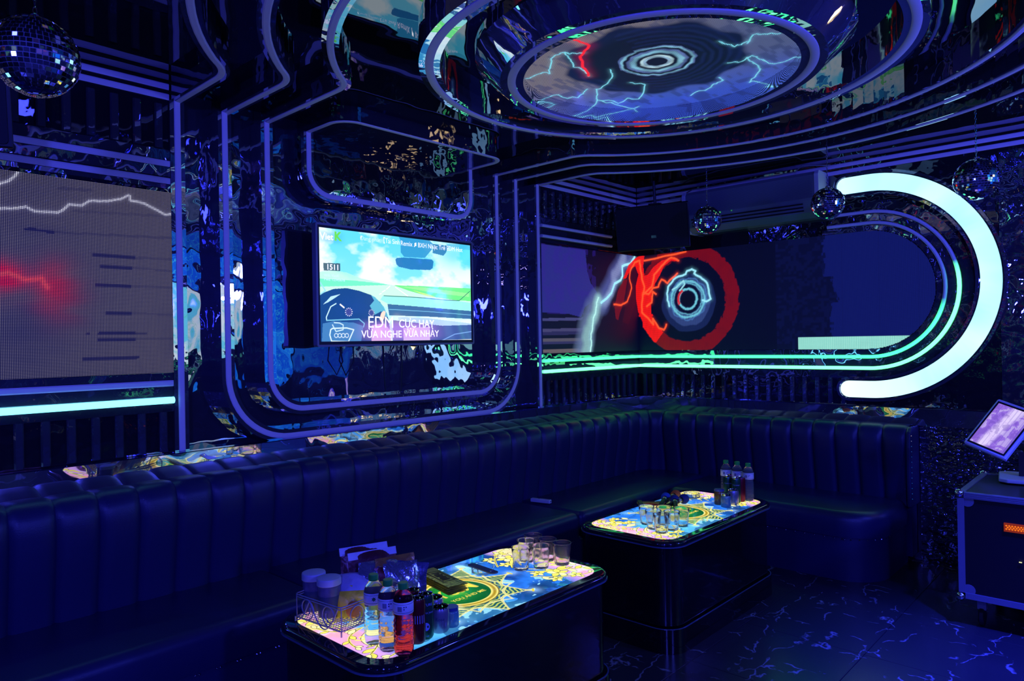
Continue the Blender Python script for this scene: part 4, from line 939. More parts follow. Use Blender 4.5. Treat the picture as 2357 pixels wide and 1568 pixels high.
M['goldtext'] = mat('gold_lettering', (0.4, 0.35, 0.05), 0.3, emit=lin(235, 212, 80), estr=1.0, cvar=0.02)
def table(label, x0, x1, y0, y1):
    cx, cy_ = (x0+x1)/2, (y0+y1)/2; hl, hw_ = (x1-x0)/2, (y1-y0)/2
    t = thing('bar_table', label, 'table', (cx, cy_, 0), 0, 'backlit bar tables')
    o = MB()
    # glass top: rounded slab with a bullnose edge
    rows = [(-0.010, -0.032), (-0.002, -0.026), (0.0, -0.016), (-0.002, -0.006), (-0.008, -0.001), (-0.014, 0.0)]
    vs = []; base = None
    for d, z in rows:
        P = round_rect(-hl-d*0, hl, -hw_, hw_, 0.13, 10); P = [(p[0]*(1+d/hl), p[1]*(1+d/hw_)) for p in P]; m_ = len(P); vs += [(*p, TZ+z) for p in P]
    fs = [(i*m_+k, i*m_+(k+1) % m_, (i+1)*m_+(k+1) % m_, (i+1)*m_+k) for i in range(len(rows)-1) for k in range(m_)]+[tuple(range(m_-1, -1, -1)), tuple((len(rows)-1)*m_+k for k in range(m_))]
    o.add(vs, fs); o.build('glass_top', M['glassrim'], t, smooth=True, angle=50)
    MB().band(round_rect(-hl, hl, -hw_, hw_, 0.13, 10), [(-0.002, TZ-0.030), (0.004, TZ-0.030), (0.004, TZ-0.024), (-0.002, TZ-0.024)], lambda u, v, d: (u, v, d), True).build('glass_edge', M['glassedge'], t)
    pl_, pw = hl-0.055, hw_-0.05
    cv = table_art(pl_, pw)
    U, V = cv.U, cv.V; rr_ = 0.085
    out = (np.abs(U) > pl_-rr_) & (np.abs(V) > pw-rr_) & (np.hypot(np.abs(U)-pl_+rr_, np.abs(V)-pw+rr_) > rr_)
    p = cv.mesh('backlit_print', M['tableart'], lambda U, V: (U, V, U*0+TZ+0.0006), t, keep=~out)
    for s_, x_, y_, sz in (('Y&M', 0.0, 0.018, 0.112), ('YOU AND ME', 0.0, -0.062, 0.030)):
        text('lettering', s_, sz, M['goldtext'], p, Matrix.Translation((x_, y_, TZ+0.0012)), sx=0.95, bold=0.0005)
    MB().slab(round_rect(-hl+0.02, hl-0.02, -hw_+0.02, hw_-0.02, 0.11, 10), 0.13, TZ-0.033, lambda u, v, d: (u, v, d)).build('body', M['blackgloss'], t, smooth=True, angle=50)
    MB().slab(round_rect(-hl+0.0, hl+0.0, -hw_-0.0, hw_+0.0, 0.12, 10), 0.0, 0.12, lambda u, v, d: (u, v, d)).build('plinth', M['blackgloss'], t, smooth=True, angle=50, bevel=0)
    MB().band(round_rect(-hl+0.004, hl-0.004, -hw_+0.004, hw_-0.004, 0.12, 10), [(-0.003, 0.118), (0.003, 0.118), (0.003, 0.122), (-0.003, 0.122)], lambda u, v, d: (u, v, d), True).build('plinth_edge', M['glassedge'], t)
    return t
table('near backlit bar table with snack basket and gold packets on it', -4.19, -2.90, -1.735, -1.075)
table('far backlit bar table with jars and coloured foam covers on it', -2.44, -1.20, -1.735, -1.115)

# ------------------------------------------------------------------ things on the tables
T1 = TZ+0.0014
def P2(px, py, z=T1): q = on_plane(px, py, 2, z); return (q[0], q[1], z)
M['capgreen'] = mat('green_cap', (0.02, 0.42, 0.06), 0.4, emit=lin(10, 70, 15), estr=0.0, cvar=0.05)
M['labelwhite'] = mat('paper_label', (0.75, 0.75, 0.80), 0.5, cvar=0.02)
M['inkdark'] = mat('dark_ink', (0.03, 0.05, 0.12), 0.5, cvar=0.1)
M['inkgreen'] = mat('green_ink', (0.01, 0.12, 0.06), 0.5, cvar=0.1)
def wrap(mb, pts2, R, z0, phi0):
    """flat figure (arc length, height) wrapped on a cylinder"""
    return [(R*math.cos(phi0+u/R), R*math.sin(phi0+u/R), z0+v) for u, v in pts2]
def bottle(label, loc, m_, phi, group, star=False):
    t = thing('water_bottle', label, 'bottle', loc, 0, group)
    pr = [(0.018, 0.004), (0.026, 0.0), (0.031, 0.006), (0.0325, 0.02)]
    for k in range(5): z = 0.028+k*0.0165; pr += [(0.0325, z), (0.0308, z+0.006), (0.0325, z+0.012)]
    pr += [(0.030, 0.113), (0.029, 0.120), (0.032, 0.128), (0.0325, 0.135), (0.0325, 0.172), (0.031, 0.180), (0.026, 0.192), (0.018, 0.203), (0.0125, 0.209), (0.0125, 0.214)]
    MB().lathe(pr, seg=36, fac=lambda k, z: 1-0.06*(z < 0.012)*(1 if k % 7 < 2 else 0)).build('bottle_body', m_, t, smooth=True, angle=60)
    MB().lathe([(0.0152, 0.208), (0.0156, 0.211), (0.0156, 0.226), (0.0145, 0.2285)], seg=40, fac=lambda k, z: 1.0+0.03*(k % 2)*(z < 0.227)).build('cap', M['capgreen'], t)
    lb = MB().lathe([(0.0329, 0.1335), (0.0333, 0.134), (0.0333, 0.1715), (0.0329, 0.172)], seg=40, cap=False).build('label', M['labelwhite'], t, smooth=True)
    for z in (0.139, 0.1655): MB().lathe([(0.0335, z), (0.0336, z+0.0006), (0.0335, z+0.0012)], seg=40, cap=False).build('label_line', M['inkgreen'], lb)
    if star:
        st = [((0.0085 if k % 2 == 0 else 0.0048)*math.cos(k*PI/7), (0.0085 if k % 2 == 0 else 0.0048)*math.sin(k*PI/7)) for k in range(14)]
        mb = MB(); q = wrap(mb, [(0, 0)]+st, 0.0337, 0.154, phi); mb.add(q, [(0, 1+k, 1+(k+1) % 14) for k in range(14)]); mb.build('star_mark', M['inkgreen'], lb)
    else:
        mb = MB(); u = -0.007
        rd = random.Random(5)
        while u < 0.006:
            w_ = rd.choice((0.0006, 0.0012, 0.0016)); mb.add(wrap(mb, [(u, -0.008), (u+w_, -0.008), (u+w_, 0.008), (u, 0.008)], 0.0337, 0.152, phi-0.35), [(0,1,2,3)]); u += w_+0.0009
        mb.build('barcode_mark', M['inkdark'], lb)
        mb = MB()
        for u_, v_ in ((0.014, 0.006), (0.014, -0.001), (0.021, 0.006)): mb.add(wrap(mb, [(u_-0.002, v_-0.002), (u_+0.002, v_-0.002), (u_+0.002, v_+0.002), (u_-0.002, v_+0.002)], 0.0337, 0.152, phi-0.35), [(0,1,2,3)])
        mb.build('print_mark', M['inkdark'], lb)
    return t
def face(loc): return math.atan2(EYE[1]-loc[1], EYE[0]-loc[0])   # side of a thing that the label is turned to
for k, ((px_, py_), m_, lab) in enumerate((((862, 1478), 'pet', 'clear water bottle with green star on its label, left of the near table row'), ((895, 1494), 'petpink', 'middle bottle of the near table row, tinted pinkish under a barcode label'), ((930, 1503), 'petred', 'right bottle of the near table row, tinted red under a barcode label'))):
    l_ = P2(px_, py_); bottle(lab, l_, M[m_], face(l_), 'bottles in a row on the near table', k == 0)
for (px_, py_), lab in (((1672, 1143), 'leftmost green-capped water bottle on the far table'), ((1698, 1147), 'middle green-capped water bottle on the far table, behind red can'), ((1723, 1152), 'rightmost green-capped water bottle on the far table, fully seen')):
    l_ = P2(px_, py_); bottle(lab, l_, M['pet'], face(l_), 'bottles in a row on the far table')

def can(label, loc, r, h, body, group, words=None, mk=None):
    t = thing('drink_can', label, 'can', loc, 0, group)
    MB().lathe([(r*0.80, 0.0), (r*0.86, 0.002), (r, 0.010), (r, h-0.014), (r*0.90, h-0.004)], seg=36).build('can_body', body, t, smooth=True, angle=50)
    MB().lathe([(r*0.905, h-0.004), (r*0.92, h), (r*0.88, h+0.0005), (r*0.84, h-0.004)], seg=36).build('lid', M['chrome'], t, smooth=True)
    a_ = face(loc); mb = MB().tube([(0.010*math.cos(a_+q), 0.010*math.sin(a_+q), h-0.002) for q in np.linspace(0, 2*PI, 9)[:-1]], 0.0016, 5, True); mb.build('pull_tab', M['chrome'], t)
    if words:
        for s_, z, sz in words:
            o = text('print', s_, sz, mk, t, Matrix.Identity(4))
            for v in o.data.vertices: u_ = v.co.x; zz = v.co.y; v.co = ((r+0.0005)*math.cos(a_+u_/r), (r+0.0005)*math.sin(a_+u_/r), z+zz)
    return t
C = {k: mat('can_'+k, c, 0.3, 0.55, cvar=0.1) for k, c in dict(red=(0.16, 0.005, 0.02), green=(0.015, 0.10, 0.05), silver=(0.30, 0.28, 0.33), darkred=(0.10, 0.004, 0.012)).items()}
M['printpale'] = mat('pale_print', (0.35, 0.4, 0.7), 0.5, cvar=0.05)
l_ = P2(962, 1478); can('slim dark red can behind the red-tinted bottle', l_, 0.0265, 0.150, C['red'], 'cans on the near table', [('|||||||', 0.085, 0.030)], M['printpale'])
l_ = P2(981, 1467); t = can('slim green coconut juice can with a round emblem on the near table', l_, 0.0265, 0.150, C['green'], 'cans on the near table', [('NATURE', 0.118, 0.0125), ('Coconut Juice', 0.092, 0.010), ('240 ml', 0.014, 0.007)], M['printpale'])
a_ = face(l_); mb = MB(); mb.add([(0.0270*math.cos(a_+u/0.0265), 0.0270*math.sin(a_+u/0.0265), 0.045+v) for u, v in [(0, 0)]+[(0.013*math.cos(q), 0.014*math.sin(q)) for q in np.linspace(0, 2*PI, 17)[:-1]]], [(0, 1+k, 1+(k+1) % 16) for k in range(16)]); mb.build('emblem', M['printpale'], t)
l_ = P2(1013, 1452); can('short dark silver can, furthest right of the near cans', l_, 0.033, 0.086, C['silver'], 'cans on the near table', [('Rose', 0.05, 0.016)], M['inkdark'])
l_ = P2(1000, 1430); can('short can mostly hidden behind the dark silver one', l_, 0.033, 0.088, C['silver'], 'cans on the near table')
l_ = P2(950, 1455); can('tall dark can half hidden behind the bottle row', l_, 0.0265, 0.150, C['darkred'], 'cans on the near table')
def jar(label, loc, r, h, body, lid, group, lidh=0.012):
    t = thing('jar', label, 'jar', loc, 0, group)
    MB().lathe([(r*0.9, 0.0), (r, 0.004), (r, h*0.70), (r*0.93, h*0.80), (r*0.86, h-lidh)], seg=32).build('jar_body', body, t, smooth=True, angle=50)
    MB().lathe([(r*0.90, h-lidh), (r*0.94, h-lidh+0.001), (r*0.94, h-0.001), (r*0.90, h)], seg=32).build('lid', lid, t, smooth=True, angle=40)
    return t
M['jarblue'] = mat('pale_blue_jar', (0.12, 0.30, 0.42), 0.15, spec=0.6, trans=0.3, cvar=0.1)
M['jaramber'] = mat('amber_jar', (0.22, 0.09, 0.03), 0.15, spec=0.6, trans=0.2, cvar=0.2)
M['lidblue'] = mat('blue_metal_lid', (0.10, 0.14, 0.45), 0.3, 0.6, cvar=0.05)
jar('small pale blue jar with flat lid at the end of the near can row', P2(1040, 1440), 0.026, 0.068, M['jarblue'], M['lidblue'], 'small jars')
jar('left small jar in front of the far cans', P2(1656, 1161), 0.031, 0.092, M['jaramber'], M['lidblue'], 'small jars')
jar('front small pale jar before the far cans', P2(1671, 1167), 0.030, 0.080, M['jarblue'], M['chrome'], 'small jars')
l_ = P2(1688, 1161); can('short copper-toned can right of the far jars', l_, 0.032, 0.088, C['silver'], 'cans on the far table')
for (px_, py_), c_, lab in (((1676, 1152), 'green', 'left slim green can on the far table'), ((1695, 1157), 'green', 'right slim green can on the far table'), ((1706, 1154), 'red', 'slim red can before the rightmost far bottle'), ((1683, 1145), 'red', 'slim red can behind the far green cans')):
    l_ = P2(px_, py_); can(lab, l_, 0.0265, 0.150, C[c_], 'cans on the far table', [('Coconut', 0.11, 0.012)] if c_ == 'green' else None, M['printpale'])

# tumblers
def tumbler(loc, label, group, first=[None]):
    if first[0] is None:
        t = thing('tumbler', label, 'glass', loc, 0, group)
        R0, R1, h = 0.033, 0.042, 0.096
        po_ = [(0.0305, 0.0), (R0, 0.002), (R0+0.0015, 0.02), (R0+0.0035, 0.048), (R0+0.0055, 0.056), (R0+0.0075, 0.075), (R1, h-0.0015), (R1-0.0008, h)]
        pi2 = [(R1-0.0016, h-0.0015), (R0+0.0055, 0.075), (R0+0.002, 0.052), (R0-0.002, 0.022), (R0-0.005, 0.014), (0.001, 0.012)]
        MB().lathe(po_+pi2, seg=40, fac=lambda k, z: 1-(0.075 if k % 4 == 0 else 0.0)*(0.004 < z < 0.052)).build('glass_wall', M['glass'], t, smooth=True, angle=60)
        MB().tube([(R1*math.cos(a), R1*math.sin(a), h) for a in np.linspace(0, 2*PI, 41)[:-1]], 0.0009, 5, True).build('rim', M['glass'], t)
        first[0] = t
    else: t = copy_tree(first[0]); t.location = loc; tag(t, label, 'glass', group)
    t.rotation_euler.z = (loc[0]*37) % 1
    return t
def prim(cx_, cy_): q = on_plane(cx_, cy_, 2, T1+0.096); return (q[0], q[1], T1)
for (a, b_), lab in (((1199, 1260), 'front left empty tumbler on the near table'), ((1244.8, 1256), 'front middle empty tumbler on the near table'), ((1292.8, 1249), 'front right empty tumbler on the near table, standing clear'), ((1211, 1243.6), 'left tumbler of the second row on the near table'), ((1259.6, 1240.5), 'right tumbler of the second row on the near table'), ((1227, 1231.5), 'rearmost tumbler of the near table cluster')):
    tumbler(prim(a, b_), lab, 'tumblers on the near table')
for (a, b_), lab in (((1488, 1165.5), 'left rear tumbler on the far table'), ((1528, 1167), 'middle rear tumbler on the far table'), ((1568.5, 1169.5), 'right rear tumbler on the far table'), ((1503.5, 1175), 'left tumbler of the second row on the far table'), ((1546, 1177), 'right tumbler of the second row on the far table'), ((1522, 1183), 'frontmost tumbler of the far table cluster')):
    tumbler(prim(a, b_), lab, 'tumblers on the far table')

# gold packets, ashtray and opener
M['gold'] = mat('gold_foil', (0.95, 0.72, 0.10), 0.30, 0.6, bump=0.004, bscale=50, cvar=0.35)
def pouch(mb, w_, h_, th_, seed=0, nx=12, ny=8, crimp=0.08, wave=0.004):
    """puffed foil bag with flat crimped ends, lying in local xy"""
    rd = np.random.default_rng(seed); ph = rd.random(6)*6
    for s_ in (1, -1):
        vs = []; fs = []
        for j in range(ny+1):
            for i in range(nx+1):
                u, v = i/nx, j/ny; e_ = max(0.0, min(1, min(u, 1-u)/crimp-0.8)); b_ = (math.sin(PI*min(1, max(0, (u-0.06)/0.88)))**0.45 if 0.06 < u < 0.94 else 0)*math.sin(PI*v)**0.55
                z = s_*(th_/2*b_+0.0006)+wave*math.sin(ph[0]+u*7+v*3)*min(1, b_+0.3)+wave*0.5*math.sin(ph[1]+u*17+v*9)*b_
                vs.append(((u-0.5)*w_+0.003*math.sin(ph[2]+v*9)*(u in (0, 1)), (v-0.5)*h_*(1-0.05*b_), z))
        for j in range(ny):
            for i in range(nx): q = j*(nx+1)+i; fs.append((q, q+1, q+nx+2, q+nx+1))
        mb.add(vs, fs)
    return mb
pk = [on_plane(a, b_, 2, TZ+0.041) for a, b_ in ((967.6, 1316), (991, 1302), (1065, 1336), (1042, 1356))]; pc_ = sum(pk)/4; sx_, sy_ = float(pc_[0]), float(pc_[1])
pkd = pk[2]-pk[1]; PKA = math.atan2(pkd[1], pkd[0]); PKL = float(np.hypot(*pkd[:2])); PKW = float(np.hypot(*(pk[1]-pk[0])[:2])); print('pack', PKL, PKW)
M['packprint'] = mat('dark_packet_print', (0.10, 0.06, 0.01), 0.4, 0.5, cvar=0.3)
for k in range(6):
    o = thing('snack_packet', ['bottom gold packet of the stack on the near table', 'second gold packet from the bottom of the stack', 'third gold packet from the bottom of the stack', 'fourth gold packet, third from the top of the stack', 'gold packet just under the top one of the stack', 'topmost gold packet with dark patterned panel'][k], 'packet', (sx_+0.004*math.sin(k*2.1), sy_+0.003*math.cos(k*1.7), T1+0.0048+0.0064*k), PKA+math.radians(3*math.sin(k*1.9)), 'gold packets in a stack')
    pouch(MB(), PKL, max(0.075, PKW), 0.0068, k, wave=0.0008).build('wrapper', M['gold'], o, smooth=True)
    if k == 5:
        mb = MB(); 
        for a, b_, c_, d_ in ((-0.068, 0.068, -0.028, -0.025), (-0.068, 0.068, 0.025, 0.028), (-0.068, -0.065, -0.028, 0.028), (0.065, 0.068, -0.028, 0.028)): mb.box(a, b_, c_, d_, 0.0040, 0.0048)
        for q in range(7): mb.box(-0.05+0.0145*q, -0.040+0.0145*q, -0.016+0.004*math.sin(q*2), 0.014+0.003*math.cos(q*3), 0.0038, 0.0050)
        mb.build('dark_print', M['packprint'], o)
def ashtray(label, loc):
    t = thing('ashtray', label, 'ashtray', loc, 0.3, 'clear glass ashtrays'); r = 0.052
    MB().lathe([(r*0.88, 0), (r, 0.004), (r, 0.026), (r*0.97, 0.030), (r*0.84, 0.029), (r*0.74, 0.010), (0.001, 0.008)], seg=8).build('bowl', M['glass'], t); return t
ashtray('clear glass ashtray in the middle of the near table', P2(1112, 1318)); ashtray('clear glass ashtray on the far table behind the foam covers', P2(1592, 1146))
t = thing('bottle_opener', 'flat dark steel opener laid across the near ashtray', 'opener', (-3.348, -1.345, T1+0.0305), math.radians(-94))
MB().slab(round_rect(-0.088, 0.088, -0.019, 0.019, 0.017, 5), 0, 0.004, lambda u, v, d: (u, v, d)).build('plate', mat('dark_steel', (0.10, 0.11, 0.2), 0.35, 0.5, cvar=0.1), t)
MB().lathe([(0.006, 0.0042), (0.009, 0.0048), (0.006, 0.0052)], (0.06, 0, 0), 16).build('hole_rim', M['chrome'], t)

# wire basket
M['wire'] = mat('pale_painted_wire', (0.30, 0.30, 0.42), 0.4, 0.2, cvar=0.05)
bA = np.array(on_plane(682, 1362, 2, TZ+0.105)); bB = np.array(on_plane(785, 1402, 2, TZ+0.100)); bC = np.array(on_plane(972, 1325, 2, TZ+0.105))
ang = math.atan2(*( (bC-bB)[1::-1] )); Lb = float(np.hypot(*(bC-bB)[:2])); Wb = 0.26
t = thing('wire_basket', 'scrolled wire basket full of snacks and jars on the near table', 'basket', (float(bB[0]), float(bB[1]), T1), ang)
ZB0, ZB1 = 0.018, 0.100
print('basket', Lb, math.degrees(ang), bA, bB, bC)
Wb = float(np.hypot(*(bA-bB)[:2]))*0.98
for z, r_ in ((ZB1, 0.0022), (ZB1-0.008, 0.0016), (ZB0, 0.002)):
    MB().tube([(x, y, z) for x, y in round_rect(0, Lb, 0, Wb, 0.015, 4)], r_, 6, True).build('rim_wire', M['wire'], t)
for k in range(4):
    x, y = ((0.004, 0.004), (Lb-0.004, 0.004), (Lb-0.004, Wb-0.004), (0.004, Wb-0.004))[k]; MB().tube([(x, y, ZB0), (x, y, ZB1)], 0.002, 6).build('corner_wire', M['wire'], t)
mb = MB()
for k in range(int(Lb/0.012)): mb.tube([(0.012*(k+0.5), 0, ZB0), (0.012*(k+0.5), Wb, ZB0)], 0.0013, 4)
for k in range(int(Wb/0.012)): mb.tube([(0, 0.012*(k+0.5), ZB0+0.002), (Lb, 0.012*(k+0.5), ZB0+0.002)], 0.0013, 4)
mb.build('mesh_floor', M['wire'], t)['kind'] = 'stuff'
def scroll(c, r0, turns, a0, n=30, sgn=1): return [(c[0]+r0*(1-0.55*q)*math.cos(a0+sgn*turns*2*PI*q), c[1]+r0*(1-0.55*q)*math.sin(a0+sgn*turns*2*PI*q)) for q in np.linspace(0, 1, n)]
def sideway(pts, side):
    if side == 'front': return [(u, -0.003, v) for u, v in pts]
    return [(-0.003, u, v) for u, v in pts]
for u0, s_ in ((Lb*0.16, 1), (Lb*0.50, -1), (Lb*0.84, 1)):
    MB().tube(sideway(scroll((u0, 0.060), 0.038, 1.3, -PI/2, sgn=s_), 'front'), 0.0021, 6).build('scroll_wire', M['wire'], t)
for u0, s_ in ((Wb*0.24, 1), (Wb*0.72, -1)):
    MB().tube(sideway(scroll((u0, 0.062), 0.040, 1.3, -PI/2, sgn=s_), 'side'), 0.0024, 6).build('scroll_wire', M['wire'], t)
MB().tube([(-0.004, Wb*(0.05+0.9*q), 0.095-0.085*abs(math.sin(PI*q*1.5))*(1 if q > 0.0 else 0)) for q in np.linspace(0, 1, 26)], 0.0024, 6).build('scroll_wire', M['wire'], t)
for x, y in ((0, 0), (Lb, 0), (0, Wb), (Lb, Wb)): MB().tube([(x, y, ZB0), (x*1.0, y, 0.001)], 0.003, 6).build('foot', M['wire'], t)
ca_, sa_ = math.cos(ang), math.sin(ang)
def inb(x, y, z): return (float(bB[0])+x*ca_-y*sa_, float(bB[1])+x*sa_+y*ca_, T1+z)
M['lidpale'] = mat('pale_screw_lid', (0.45, 0.48, 0.62), 0.45, cvar=0.04)
M['jarclear'] = mat('hazy_plastic_jar', (0.10, 0.10, 0.22), 0.25, spec=0.5, cvar=0.3)
for (px_, py_), lab in (((722, 1318), 'left tall jar with pale ribbed lid standing in the basket'), ((757, 1330), 'right tall jar with pale ribbed lid standing in the basket')):
    q = on_plane(px_, py_, 2, TZ+0.158); l_ = (q[0], q[1], T1+ZB0+0.004); t = thing('snack_jar', lab, 'jar', l_, 0, 'lidded jars in the basket')
    MB().lathe([(0.037, 0), (0.040, 0.003), (0.040, 0.108), (0.036, 0.112)], seg=36).build('jar_body', M['jarclear'], t, smooth=True, angle=40)
    MB().lathe([(0.0425, 0.112), (0.0435, 0.113)]+[(0.0435-0.0006*(k % 2), 0.115+0.002*k) for k in range(10)]+[(0.042, 0.1365), (0.036, 0.138), (0.001, 0.1375)], seg=48).build('lid', M['lidpale'], t, smooth=True, angle=60)
    MB().lathe([(0.0404, 0.03), (0.0406, 0.031), (0.0406, 0.075), (0.0404, 0.076)], seg=36, cap=False).build('label', M['inkdark'], t, smooth=True)
B = {k: mat('bag_'+k, c, r_, mt, bump=0.004, bscale=28, cvar=0.2) for k, (c, r_, mt) in dict(white=((0.55, 0.58, 0.75), 0.4, 0.0), brown=((0.10, 0.02, 0.03), 0.3, 0.3), clear=((0.35, 0.38, 0.55), 0.12, 0.8), amber=((0.35, 0.17, 0.05), 0.25, 0.3), maroon=((0.14, 0.01, 0.02), 0.3, 0.2), navy=((0.02, 0.02, 0.09), 0.3, 0.2), yellow=((0.85, 0.70, 0.04), 0.35, 0.0), cloth=((0.45, 0.42, 0.62), 0.6, 0.0)).items()}
def bag(label, px_, py_, z, w_, h_, th_, rx, ry, rz, m_, seed, band_=None, words=None):
    q = on_plane(px_, py_, 2, T1+z); t = thing('snack_bag', label, 'bag', tuple(q), 0, 'snack bags in the basket'); t.rotation_euler = (math.radians(rx), math.radians(ry), math.radians(rz))
    pouch(MB(), w_, h_, th_, seed, 16, 10, wave=0.004).build('bag_body', m_, t, smooth=True)
    if band_: MB().box(-w_/2, w_/2, h_/2-band_, h_/2, -0.003, 0.003).build('pale_band', B['white'], t)
    if words:
        text('print', words, 0.022, M['printpale'], t, Matrix.Translation((0, 0, th_/2+0.006)))
    return t
VR = math.degrees(math.atan2(-RT[0], RT[1]))
bag('rear pale-edged snack pouch leaning up from the basket', 842, 1300, 0.150, 0.19, 0.15, 0.020, 66, 0, -18, B['brown'], 1, 0.030)
bag('front pale-edged snack pouch leaning up from the basket', 862, 1312, 0.140, 0.19, 0.15, 0.020, 66, 0, -18, B['brown'], 2, 0.028)
bag('crinkled clear snack bag behind the bottles', 885, 1318, 0.135, 0.19, 0.10, 0.030, 62, 0, -20, B['clear'], 3)
bag('crinkled bag with brown top corner sticking out of the basket', 912, 1310, 0.140, 0.16, 0.10, 0.025, 65, 0, -15, B['amber'], 4)
bag('clear window bag furthest up on the right of the basket', 925, 1325, 0.130, 0.13, 0.10, 0.025, 68, 0, -25, B['clear'], 5)
bag('maroon snack bag standing behind the middle bottle', 905, 1345, 0.095, 0.13, 0.13, 0.030, 74, 0, -30, B['maroon'], 6)
bag('dark blue bag with white lettering at the right end of the basket', 945, 1340, 0.095, 0.12, 0.15, 0.025, 76, 8, -38, B['navy'], 7, None, 'JOVE')
bag('crumpled pale cloth bag beside the tall jars', 818, 1345, 0.110, 0.15, 0.10, 0.045, 40, 0, -25, B['cloth'], 8)
bag('yellow snack bag with orange picture at the front of the basket', 812, 1395, 0.055, 0.13, 0.105, 0.034, 80, 0, -40, B['yellow'], 9)
o_ = bpy.data.objects['snack_bag.008'] if 'snack_bag.008' in bpy.data.objects else None
if o_: MB().lathe([(0.030, 0.0), (0.024, 0.006), (0.001, 0.009)], (0.005, -0.01, 0.0150), 14).build('printed_picture', mat('orange_picture', (0.75, 0.25, 0.04), 0.5, cvar=0.4), o_)
bag('second yellow snack bag behind the star bottle', 850, 1372, 0.065, 0.12, 0.10, 0.032, 80, 0, -40, B['yellow'], 10)
bag('olive yellow bag next to the right tall jar', 780, 1382, 0.062, 0.10, 0.11, 0.030, 80, 0, -60, B['yellow'], 11)
bag('amber snack bag in the middle of the basket', 800, 1368, 0.075, 0.10, 0.10, 0.030, 70, 0, -40, B['amber'], 12)

# far table: foam covers, red packet, remote
M['foamblue'] = mat('blue_foam', (0.03, 0.10, 0.40), 0.95, bump=0.002, bscale=150, cvar=0.2)
M['foamorange'] = mat('orange_foam', (0.75, 0.16, 0.02), 0.95, bump=0.002, bscale=150, cvar=0.2)
M['foamnavy'] = mat('dark_blue_foam', (0.015, 0.03, 0.16), 0.95, bump=0.002, bscale=150, cvar=0.2)
def mic(label, px_, py_, rz, hm):
    q = P2(px_, py_); t = thing('microphone', label, 'microphone', (q[0], q[1], T1+0.030), math.radians(rz), 'microphones on the far table')
    vs_ = [(0.002, 0.0), (0.016, 0.004), (0.026, 0.015), (0.030, 0.030), (0.028, 0.046), (0.021, 0.058), (0.017, 0.060)]
    f_ = MB(); f_.lathe(vs_, seg=24); f_.v = [(0.03-z, x, y) for x, y, z in f_.v]; f_.build('foam_cover', hm, t, smooth=True, angle=70)
    g_ = MB(); g_.lathe([(0.016, 0.055), (0.015, 0.08), (0.0125, 0.20), (0.013, 0.215), (0.010, 0.218)], seg=20); g_.v = [(0.03-z, x, y-(z-0.055)*0.10) for x, y, z in g_.v]; g_.build('handle', M['plasticblack'], t, smooth=True, angle=50)
    h_ = MB(); h_.lathe([(0.0152, 0.075), (0.0156, 0.078), (0.0150, 0.095), (0.0146, 0.097)], seg=20); h_.v = [(0.03-z, x, y-(z-0.055)*0.10) for x, y, z in h_.v]; h_.build('chrome_collar', M['alu'], t, smooth=True)
mic('microphone with bright blue foam cover on the far table', 1533, 1156, 20, M['foamblue'])
mic('microphone with orange foam cover, rearmost on the far table', 1556, 1150, 8, M['foamorange'])
mic('microphone with navy foam cover lying in front on the far table', 1553, 1162, 32, M['foamnavy'])
mic('microphone with round dark foam cover nearest the table emblem', 1575, 1160, -5, M['foamnavy'])
q = P2(1500, 1163); t = thing('snack_packet', 'red and black packet lying behind the far tumblers', 'packet', (q[0], q[1], T1+0.01), math.radians(-50))
pouch(MB(), 0.17, 0.11, 0.016, 40, wave=0.001).build('wrapper', mat('red_foil', (0.50, 0.01, 0.015), 0.3, 0.3, emit=(0.25, 0.0, 0.0), estr=0.0, cvar=0.2), t, smooth=True)
MB().box(-0.080, -0.055, -0.045, 0.045, 0.006, 0.0105).build('black_band', M['plasticblack'], t)
q = on_plane(1245, 1152, 2, SZ+0.02); t = thing('remote_control', 'small white remote lying on the sofa seat behind the near table', 'remote', (q[0], q[1], SZ+0.008), math.radians(-47))
pa = on_plane(1223, 1150, 2, SZ+0.02); pb = on_plane(1268, 1155, 2, SZ+0.02); t.rotation_euler.z = math.atan2(pb[1]-pa[1], pb[0]-pa[0]); ln = float(np.hypot(*(pb-pa)[:2]))/2
MB().cbox(-ln, ln, -0.017, 0.017, 0.0, 0.022, 0.005).build('case', M['fabricwhite'], t)
MB().box(ln-0.0005, ln+0.0008, -0.006, 0.006, 0.008, 0.014).build('socket', M['plasticblack'], t)
MB().box(-0.02, -0.01, -0.004, 0.004, 0.0215, 0.0235).build('button', M['aludiff'], t)

# ------------------------------------------------------------------ flight case, tablet
FXc, FY0, FY1, BX, Z0c, Z1c = -1.12, -2.672, -3.45, -0.42, 0.155, 0.715
t = thing('flight_case', 'black flight case with aluminium rails at the right edge', 'case', ((FXc+BX)/2, (FY0+FY1)/2, 0))
ox_, oy_ = (FXc+BX)/2, (FY0+FY1)/2
def bx_(a, b_, c_, d_, e_, f_): return MB().box(a-ox_, b_-ox_, c_-oy_, d_-oy_, e_, f_)
bx_(FXc+0.012, BX-0.01, FY1+0.01, FY0-0.01, Z0c+0.01, Z1c-0.006).build('case_body', M['plasticblack'], t)
r_ = 0.030
for e in (Z0c, Z1c-r_):
    bx_(FXc, FXc+r_, FY1, FY0, e, e+r_).build('rail', M['aludiff'], t); bx_(BX-r_, BX, FY1, FY0, e, e+r_).build('rail', M['aludiff'], t)
    bx_(FXc, BX, FY0-r_, FY0, e, e+r_).build('rail', M['aludiff'], t); bx_(FXc, BX, FY1, FY1+r_, e, e+r_).build('rail', M['aludiff'], t)
for x in (FXc, BX-r_):
    for y in (FY0-r_, FY1): bx_(x, x+r_, y, y+r_, Z0c, Z1c).build('rail', M['aludiff'], t)
